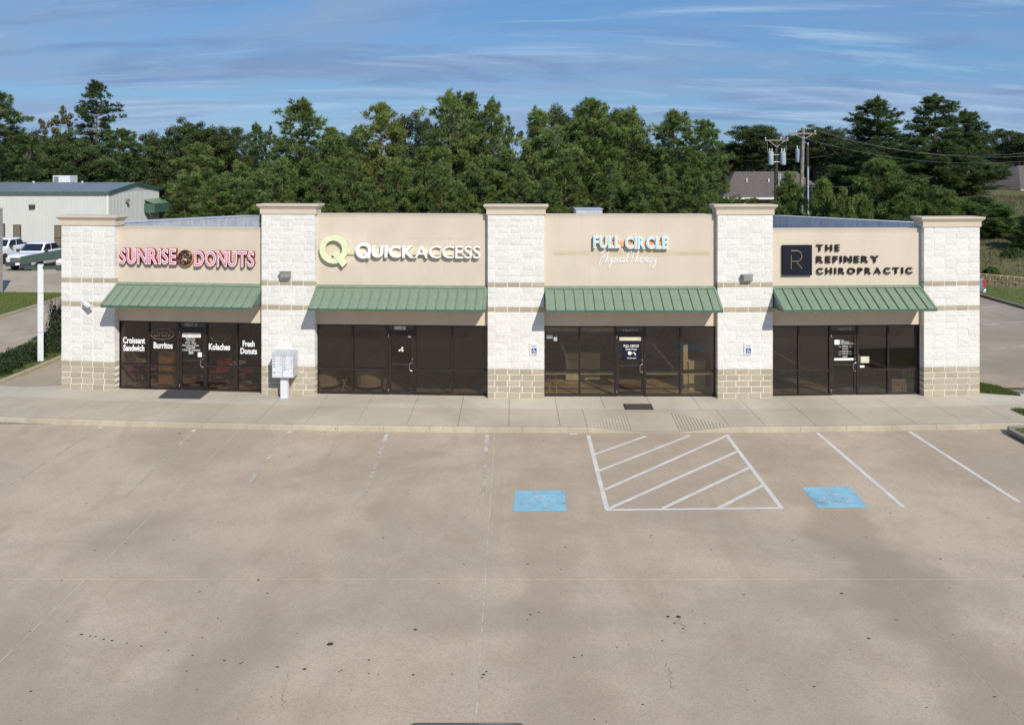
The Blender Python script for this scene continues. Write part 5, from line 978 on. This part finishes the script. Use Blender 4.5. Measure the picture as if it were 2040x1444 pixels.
for a_ in [
 ('pine', -5, 188, 92, 120, 'dark pine cut by the left edge of the picture', DK), ('oak', 48, 238, 110, 110, 'dark broadleaf tree above the left end of the blue roof', DK), ('sparse', 103, 190, 112, 90, 'thin yellowing tree standing out against the sky', (1.1, 1, 1)),
 ('tall', 190, 168, 105, 115, 'tallest ragged pine above the white metal building', DK), ('oak', 140, 245, 102, 130, 'broadleaf tree below the thin yellowing tree', DK), ('pine', 245, 262, 100, 110, 'pine just right of the tallest ragged pine', DK), ('oak', 320, 248, 112, 110, 'broadleaf tree above the gable of the white metal building', (.85, .85, .85)),
 ('oak', 372, 220, 108, 140, 'tallest broadleaf tree between the end pier and second pier', (.85, .85, .85)), ('oak', 450, 234, 108, 120, 'rounded broadleaf tree left of the gap with a thin conifer', (.9, .9, .85)), ('pine', 512, 250, 125, 60, 'slim far conifer standing in the sky gap', (.8, .9, 1.0)),
 ('pine', 395, 290, 80, 100, 'mid-height pine in front of the rounded broadleaf trees', (1.05, 1.05, 1)), ('pine', 478, 325, 76, 90, 'short layered pine just left of the second pier', (1, 1.05, 1)), ('oak', 380, 330, 98, 80, 'low broadleaf tree beside the gable of the metal building', (.9, .9, .9)), ('oak', 255, 330, 105, 110, 'dark low tree over the gable peak', (.7, .75, .75)), ('oak', 60, 300, 100, 120, 'dark undergrowth tree over the blue roof left end', (.7, .75, .75)), ('oak', 160, 310, 100, 120, 'dark undergrowth tree behind the pale boxy air unit', (.7, .75, .75)),
 ('sparse', 552, 232, 88, 60, 'bare-armed tree leaning out left of the big pine', (.7, .85, .8)), ('pine', 600, 205, 64, 150, 'big pointed pine behind the second pier', (1.1, 1.1, 1)), ('pine', 660, 262, 66, 110, 'pine shoulder to the right of the big pointed pine', (1.1, 1.1, 1)), ('oak', 700, 240, 90, 90, 'dark tree in the notch left of the olive pine', DK),
 ('pine', 760, 213, 66, 120, 'olive tinged pine above the lime ring logo sign', OL), ('oak', 835, 203, 85, 120, 'dark broadleaf tree between the olive pine and the three-topped pines', (.85, .9, .95)), ('pine', 898, 188, 64, 130, 'leftmost and tallest of the three-topped pine group', (1.15, 1.12, 1)), ('pine', 935, 195, 66, 110, 'middle pine of the three-topped pine group', (1.1, 1.1, 1)), ('pine', 978, 205, 65, 110, 'rightmost pine of the three-topped pine group', (1.05, 1.05, 1)),
 ('sparse', 1022, 210, 84, 80, 'feathery tree in the dip above the third pier', (.7, .85, .7)), ('pine', 1078, 222, 65, 120, 'pine in front of the left side of the great oak', (1.1, 1.1, 1)), ('oak', 1122, 186, 80, 130, 'left half of the great oak crown above the pale blue sign', (.95, .95, .9)), ('oak', 1185, 178, 82, 130, 'top of the great oak crown above the pale blue sign', (.9, .95, .9)), ('oak', 1238, 190, 80, 110, 'right half of the great oak crown above the pale blue sign', (.95, .95, .9)),
 ('pine', 1180, 205, 64, 130, 'tall pine rising before the middle of the great oak', (1.12, 1.12, 1)), ('pine', 1250, 222, 65, 110, 'pine before the right side of the great oak', (1.1, 1.1, 1)), ('pine', 1345, 227, 64, 150, 'broad pine left of the brown shingled house', (1.08, 1.08, 1)), ('pine', 1405, 248, 64, 110, 'pine touching the left end of the brown shingled roof', (1, 1.05, 1)), ('pine', 1298, 300, 66, 90, 'dark low pine in the notch right of the great oak', DK),
 ('oak', 1500, 238, 118, 140, 'dark oak behind the transformer pole', (1, 1, .95)), ('oak', 1560, 262, 120, 110, 'dark oak between the two tall utility poles', (.95, .95, .9)), ('oak', 1625, 240, 118, 130, 'dark oak right of the tall weathered pole', (1, 1, .95)), ('oak', 1685, 268, 112, 110, 'dark oak left of the big dark pine', (.8, .8, .8)),
 ('dense', 1740, 198, 84, 140, 'big dark pine on the bank, left of two', (1, 1.02, 1)), ('dense', 1862, 193, 84, 125, 'big dark pine on the bank, middle of three', (1, 1.02, 1)), ('dense', 1930, 222, 86, 105, 'dark pine on the bank nearest the far right house', (1, 1.02, 1)), ('oak', 2000, 248, 120, 130, 'dark broadleaf trees behind the far right house', (.8, .85, .85)), ('sparse', 2030, 262, 118, 80, 'pale bare-limbed tree behind the far right house', (.8, .8, .9)), ('dense', 1800, 270, 92, 120, 'dark pine filling the gap between the two big dark pines', (.9, .95, .95)), ('dense', 1690, 315, 88, 110, 'dark low pine behind the young pines on the bank', (.9, .95, .95)), ('dense', 1900, 300, 88, 120, 'dark low pine under the right big pine', (.9, .95, .95)),
 ('oak', 1452, 278, 120, 110, 'dark oak over the left end of the brown shingled roof', (.9, .9, .9)), ('young', 1915, 400, 70, 80, 'young pine on the bank behind the end pier top', (.9, 1, 1)), ('young', 1950, 392, 76, 85, 'young pine on the bank left of the bare red soil', (.8, .9, .9)), ('oak', 1960, 330, 100, 110, 'dark broadleaf tree left of the far right house', (.8, .85, .85)), ('young', 2020, 392, 84, 80, 'dark young pine below the far right house', (.75, .85, .85)), ('young', 1800, 395, 62, 80, 'low young pine behind the right part of the black logo parapet', (1, 1.02, 1)), ('young', 1715, 392, 60, 70, 'low young pine above the middle of the black logo parapet', (1.05, 1.05, 1)),
 ('young', 1572, 352, 62, 75, 'young pine between the transformer pole and the tall pole', (1, 1.05, 1)), ('young', 1640, 362, 60, 75, 'bright young pine right of the white conduit', (1.15, 1.12, 1)), ('young', 1680, 382, 58, 60, 'small bright young pine above the black square logo sign', (1.15, 1.12, 1)), ('young', 1752, 322, 64, 140, 'broad young pine in front of the big dark pine', (.95, 1, 1)), ('young', 1835, 362, 66, 100, 'young pine behind the end pier cornice', (.95, 1, 1)), ('young', 1885, 382, 66, 80, 'small young pine right of the end pier cornice', (1, 1, 1)),
 ('young', 1990, 408, 66, 75, 'young pine beside the bare red soil patch', (.9, 1, 1)), ('young', 2048, 430, 62, 60, 'dark young pine right of the bare red soil patch', (.7, .8, .8)), ('young', 1415, 390, 70, 70, 'dark shrubby pine below the brown shingled roof', (.8, .85, .85)), ('young', 1500, 398, 74, 60, 'reddish shrubby tree before the brick house wall', (1.2, .9, .9))]:
    tree(*a_)
LOWP = [(560, 318, 60, 90, 'behind the left half of the second pier'), (640, 330, 60, 90, 'above the left end of the lime logo parapet'), (705, 325, 62, 95, 'above the lime ring logo'), (795, 320, 61, 95, 'above the middle of the lime logo parapet'), (845, 300, 63, 95, 'right of the olive tinged pine'), (880, 335, 60, 90, 'above the right half of the lime logo parapet'), (960, 315, 62, 95, 'just left of the third pier'), (1015, 300, 63, 95, 'behind the third pier'), (1040, 345, 60, 80, 'just above the third pier cornice'), (1130, 320, 61, 95, 'left of the rooftop air unit'), (1215, 325, 61, 90, 'right of the rooftop air unit'), (1280, 345, 60, 80, 'above the right half of the pale blue sign'), (1330, 335, 61, 85, 'above the right end of the pale blue sign parapet'), (1385, 340, 60, 80, 'just left of the fourth pier'), (735, 360, 59, 80, 'lowest above the white lettered parapet'), (915, 365, 59, 80, 'lowest left of the third pier'), (1090, 360, 59, 80, 'lowest right of the third pier'), (430, 355, 74, 90, 'above the right part of the donut parapet'), (520, 340, 72, 90, 'at the left edge of the second pier'), (370, 365, 78, 80, 'above the middle of the donut parapet')]
for (px, yt, Y, w_, wh) in LOWP: tree('pine', px, yt, Y, w_, 'lower pine below the skyline, '+wh, (1.05, 1.05, 1), 'lower pines in the belt')
# the wood beyond, too dense to count
def far_wood():
    r = np.random.default_rng(77); F_, T_ = [], []
    for k in range(330):
        px = r.uniform(-250, 2300); Y = r.uniform(122, 165); x = (px-HX)*Y/F; top = 4.6+r.uniform(2.0, 5.8)-(.6 if 1420 < px < 1700 else 0); z0 = 0
        for q in range(12):
            c = np.array([x+r.normal(0, 2.2), Y+r.normal(0, 2), z0+top*r.uniform(.15, 1)]); m_ = 55; d = unit(r.normal(0, 1, (m_, 3))); p = c+d*r.uniform(.4, 1.5, (m_, 1)); nn = unit(d+np.array([0, -.3, .6])+r.normal(0, .4, (m_, 3))); s = unit(np.cross(nn, r.normal(0, 1, (m_, 3)))); u_ = np.cross(nn, s); l = r.uniform(.3, .6, (m_, 1))
            F_.append(np.stack([p-s*l*.5, p+u_*l*.5, p+s*l*.5, p-u_*l*.5], 1)); T_.append(np.repeat((np.array((.045, .068, .028))*r.uniform(.6, 1.3))[None], m_, 0))
    return leaf_mesh('far_wood', np.concatenate(F_), np.concatenate(T_), 4)
tag(add('far_wood', far_wood()), label='dark mass of woodland beyond the tree belt', cat='wood', kind='stuff')

# ------------------------------------------------------------------ shrubs, hedge, grass
def shrub(name, loc, R3, n, leaf, col, label, cat='shrub', spiky=False, seed=0, group=None):
    r = np.random.default_rng(seed+300); d = unit(r.normal(0, 1, (n, 3))); d[:, 2] = np.abs(d[:, 2])*1.0; rad = r.uniform(.45, 1, (n, 1))**.6
    bump = 1+.18*np.sin(d[:, :1]*7+seed)*np.cos(d[:, 1:2]*6+2*seed); c = d*rad*bump*np.array(R3); nn = unit(d+r.normal(0, .5, (n, 3))); s = unit(np.cross(nn, r.normal(0, 1, (n, 3)))); u_ = np.cross(nn, s); l = leaf*r.uniform(.6, 1.3, (n, 1))
    f = np.stack([c-s*l*.35, c+u_*l*.5, c+s*l*.35, c-u_*l*.5], 1); tn = np.repeat(np.array(col)[None], n, 0)*r.uniform(.6, 1.3, (n, 1)); o_ = tag(empty(name, loc), label=label, cat=cat, group=group); add('foliage', leaf_mesh('foliage', f, tn, 4), o_); m = MB()
    for k in range(7):
        a_ = k*.9; m.tube([(0, 0, 0), (R3[0]*.4*math.cos(a_), R3[1]*.4*math.sin(a_), R3[2]*.6), (R3[0]*.75*math.cos(a_), R3[1]*.75*math.sin(a_), R3[2]*(.9 if not spiky else 1.15))], [.02, .012, .004], 4)
    if spiky:
        for k in range(26): a_ = random.uniform(0, 6.28); q = random.uniform(.3, .85); m.tube([(R3[0]*q*.6*math.cos(a_), R3[1]*q*.6*math.sin(a_), R3[2]*.6), (R3[0]*q*1.25*math.cos(a_), R3[1]*q*1.25*math.sin(a_), R3[2]*random.uniform(.9, 1.3))], [.01, .004], 4)
    m.build('stems', 'oak_bark', o_); return o_
def hz(px, py): q = gp(px, py, .1); return (q.x, q.y, .09)
for k, (px, py, rx, ry_, rz_, lab) in enumerate([(-20, 745, .75, .5, .55, 'clipped low hedge plant at the left picture edge'), (10, 733, .7, .5, .58, 'clipped low hedge plant second from the left edge'), (38, 722, .65, .5, .6, 'clipped low hedge plant midway along the planting bed'), (62, 714, .6, .5, .62, 'dark hedge plant touching the canopy post')]): shrub('hedge_plant', hz(px, py), (rx, ry_, rz_), 3600, .07, (.05, .075, .028), lab, seed=k, group='clipped hedge in the planting bed')
shrub('hedge_plant', hz(108, 700), (.55, .5, .75), 3600, .07, (.05, .07, .028), 'dark round shrub between the canopy post and the end pier', seed=7); shrub('spiky_shrub', hz(116, 690), (.55, .5, 1.75), 3200, .09, (.045, .07, .03), 'tall wispy shrub behind the end pier', spiky=True, seed=8)
for k, (px, py, z, r_, lab) in enumerate([(2018, 503, 1.7, .8, 'small round bush alone on the weedy bank'), (1975, 545, .7, .5, 'low bush above the stone retaining wall')]):
    Y = 60-k*3; p = at(px, py, Y); shrub('bank_bush', (p.x, Y, hill(p.x, Y)-.05), (r_, r_, r_*.9), 2600, .12, (.06, .11, .025), lab, seed=20+k)
# bare red soil on the bank
def on_hill(x, y, dz=.03): return (x, y, hill(x, y)+dz+.25*mnoise.noise((x*.23, y*.23, 0)))
def blades(n, pts_fn, h, w, col, seed):
    r = np.random.default_rng(seed); P = np.array([pts_fn(r) for _ in range(n)]); d = unit(np.array([0, 0, 1.])+r.normal(0, .35, (n, 3))); s = unit(np.cross(d, r.normal(0, 1, (n, 3)))); hh = h*r.uniform(.5, 1.4, (n, 1)); ww = w*r.uniform(.7, 1.3, (n, 1))
    return leaf_mesh('grass', np.stack([P-s*ww/2, P+s*ww/2, P+d*hh], 1), np.array(col)[None]*r.uniform(.6, 1.35, (n, 1))*np.stack([r.uniform(.85, 1.25, n), np.ones(n), r.uniform(.8, 1.2, n)], 1), 3)
def in_poly(poly, z):
    xs_ = [p[0] for p in poly]; ys2 = [p[1] for p in poly]
    def f(r):
        while True:
            x, y = r.uniform(min(xs_), max(xs_)), r.uniform(min(ys2), max(ys2)); c = False; j = len(poly)-1
            for i in range(len(poly)):
                if (poly[i][1] > y) != (poly[j][1] > y) and x < (poly[j][0]-poly[i][0])*(y-poly[i][1])/(poly[j][1]-poly[i][1])+poly[i][0]: c = not c
                j = i
            if c: return (x, y, z)
    return f
GL = ['grass and weeds in the planting bed by the canopy post', 'mown lawn strip across the driveway', 'green lawn patch beside the end pier', 'lawn wedge at the right end of the sidewalk', 'lawn on the parking island at the right edge', 'mown grass verge below the stone wall']
for k, (poly, z) in enumerate(grass_polys):
    n = [9000, 14000, 12000, 7000, 8000, 16000][k]; tag(add('grass', blades(n, in_poly(poly, z-.01), [.10, .07, .09, .08, .07, .08][k], [.022, .03, .018, .02, .02, .035][k], [(.13, .155, .05), (.17, .20, .055), (.115, .165, .045), (.115, .165, .045), (.115, .16, .045), (.18, .185, .07)][k], 400+k)), label=GL[k], cat='grass', kind='stuff')
def bankpt(r):
    while True:
        y = r.uniform(42, 84); x = r.uniform(26, 60)
        if (x-31.0)*.79+(y-56.1)*.61 > .3: return on_hill(x, y, -.05)
tag(add('grass', blades(42000, bankpt, .34, .05, (.16, .155, .08), 440)), label='tall weedy grass covering the bank above the stone wall', cat='grass', kind='stuff')
q = at(1996, 455, 66); m = MB(); rr = np.random.default_rng(5); c0 = None
pts = []
for k in range(18): a_ = k*2*math.pi/18; rad = .62*(1+.35*rr.normal(0, .6)); pts.append((q.x+rad*.9*math.cos(a_), 66+rad*3.2*math.sin(a_)))
for k in range(18):
    a_, b_ = pts[k], pts[(k+1) % 18]; m.quad(on_hill(q.x, 66, .36), on_hill(*a_, .30), on_hill(*b_, .30))
tag(m.build('bare_soil', 'red_soil'), kind='structure')
# a few dead leaves and oil spots scattered on the lot
ck_ = MB()
for (x0, y0, x1, y1) in [(1353, 1232, 1366, 1262), (1333, 1325, 1338, 1375), (575, 1340, 560, 1420)]:
    p0, p1 = gl(x0, y0), gl(x1, y1); n = 14; P = [p0.lerp(p1, k/n)+Vector((random.gauss(0, .035), random.gauss(0, .035), 0)) for k in range(n+1)]
    for a_, b_ in zip(P, P[1:]):
        d = (b_-a_).normalized(); nn = Vector((-d.y, d.x, 0))*random.uniform(.001, .003); ck_.quad(*[(v.x, v.y, LOTZ+.0025) for v in (a_+nn, a_-nn, b_-nn, b_+nn)])
tag(ck_.build('hairline_cracks', 'leaf_litter', lot, LM), kind='stuff')
lv = MB()
for k in range(90):
    p = gl(random.uniform(0, 2040), random.uniform(870, 1440)); s = random.uniform(.012, .03); a_ = random.uniform(0, 6.28); lv.quad(*[(p.x+s*math.cos(a_+t), p.y+s*.6*math.sin(a_+t), LOTZ+.004+.006*random.random()) for t in (0, 1.3, 3.1, 4.6)])
for (dx, dy) in [(162,1263),(178,1266),(190,1268),(206,1272),(225,1275),(252,1281),(280,1287),(336,1296),(385,1304),(447,1314),(482,1320),(555,1328),(606,1332),(674,1337),(737,1341),(823,1344),(900,1342),(963,1342),(970,1338),(433,1231),(656,1282),(514,1154),(62,1377),(828,1254),(1052,1234),(1056,1223),(1353,1228),(1360,1252),(1332,1228),(1345,1240),(1230,1289),(1160,1304),(1678,1181),(1733,1271),(1875,1113),(357,864),(960,1350),(645,860)]:
    p = gl(dx+random.uniform(-2, 2), dy+random.uniform(-1, 1)); s_ = random.uniform(.015, .035)*(1.8 if dx in (357, 963, 1353, 656) else 1)
    lv.quad(*[(p.x+s_*random.uniform(.7, 1.2)*math.cos(t_*.785), p.y+s_*random.uniform(.6, 1.1)*math.sin(t_*.785), LOTZ+.003) for t_ in range(8)])
tag(lv.build('leaf_litter', 'leaf_litter'), label='scattered dead leaves on the parking lot', cat='leaves', kind='stuff')
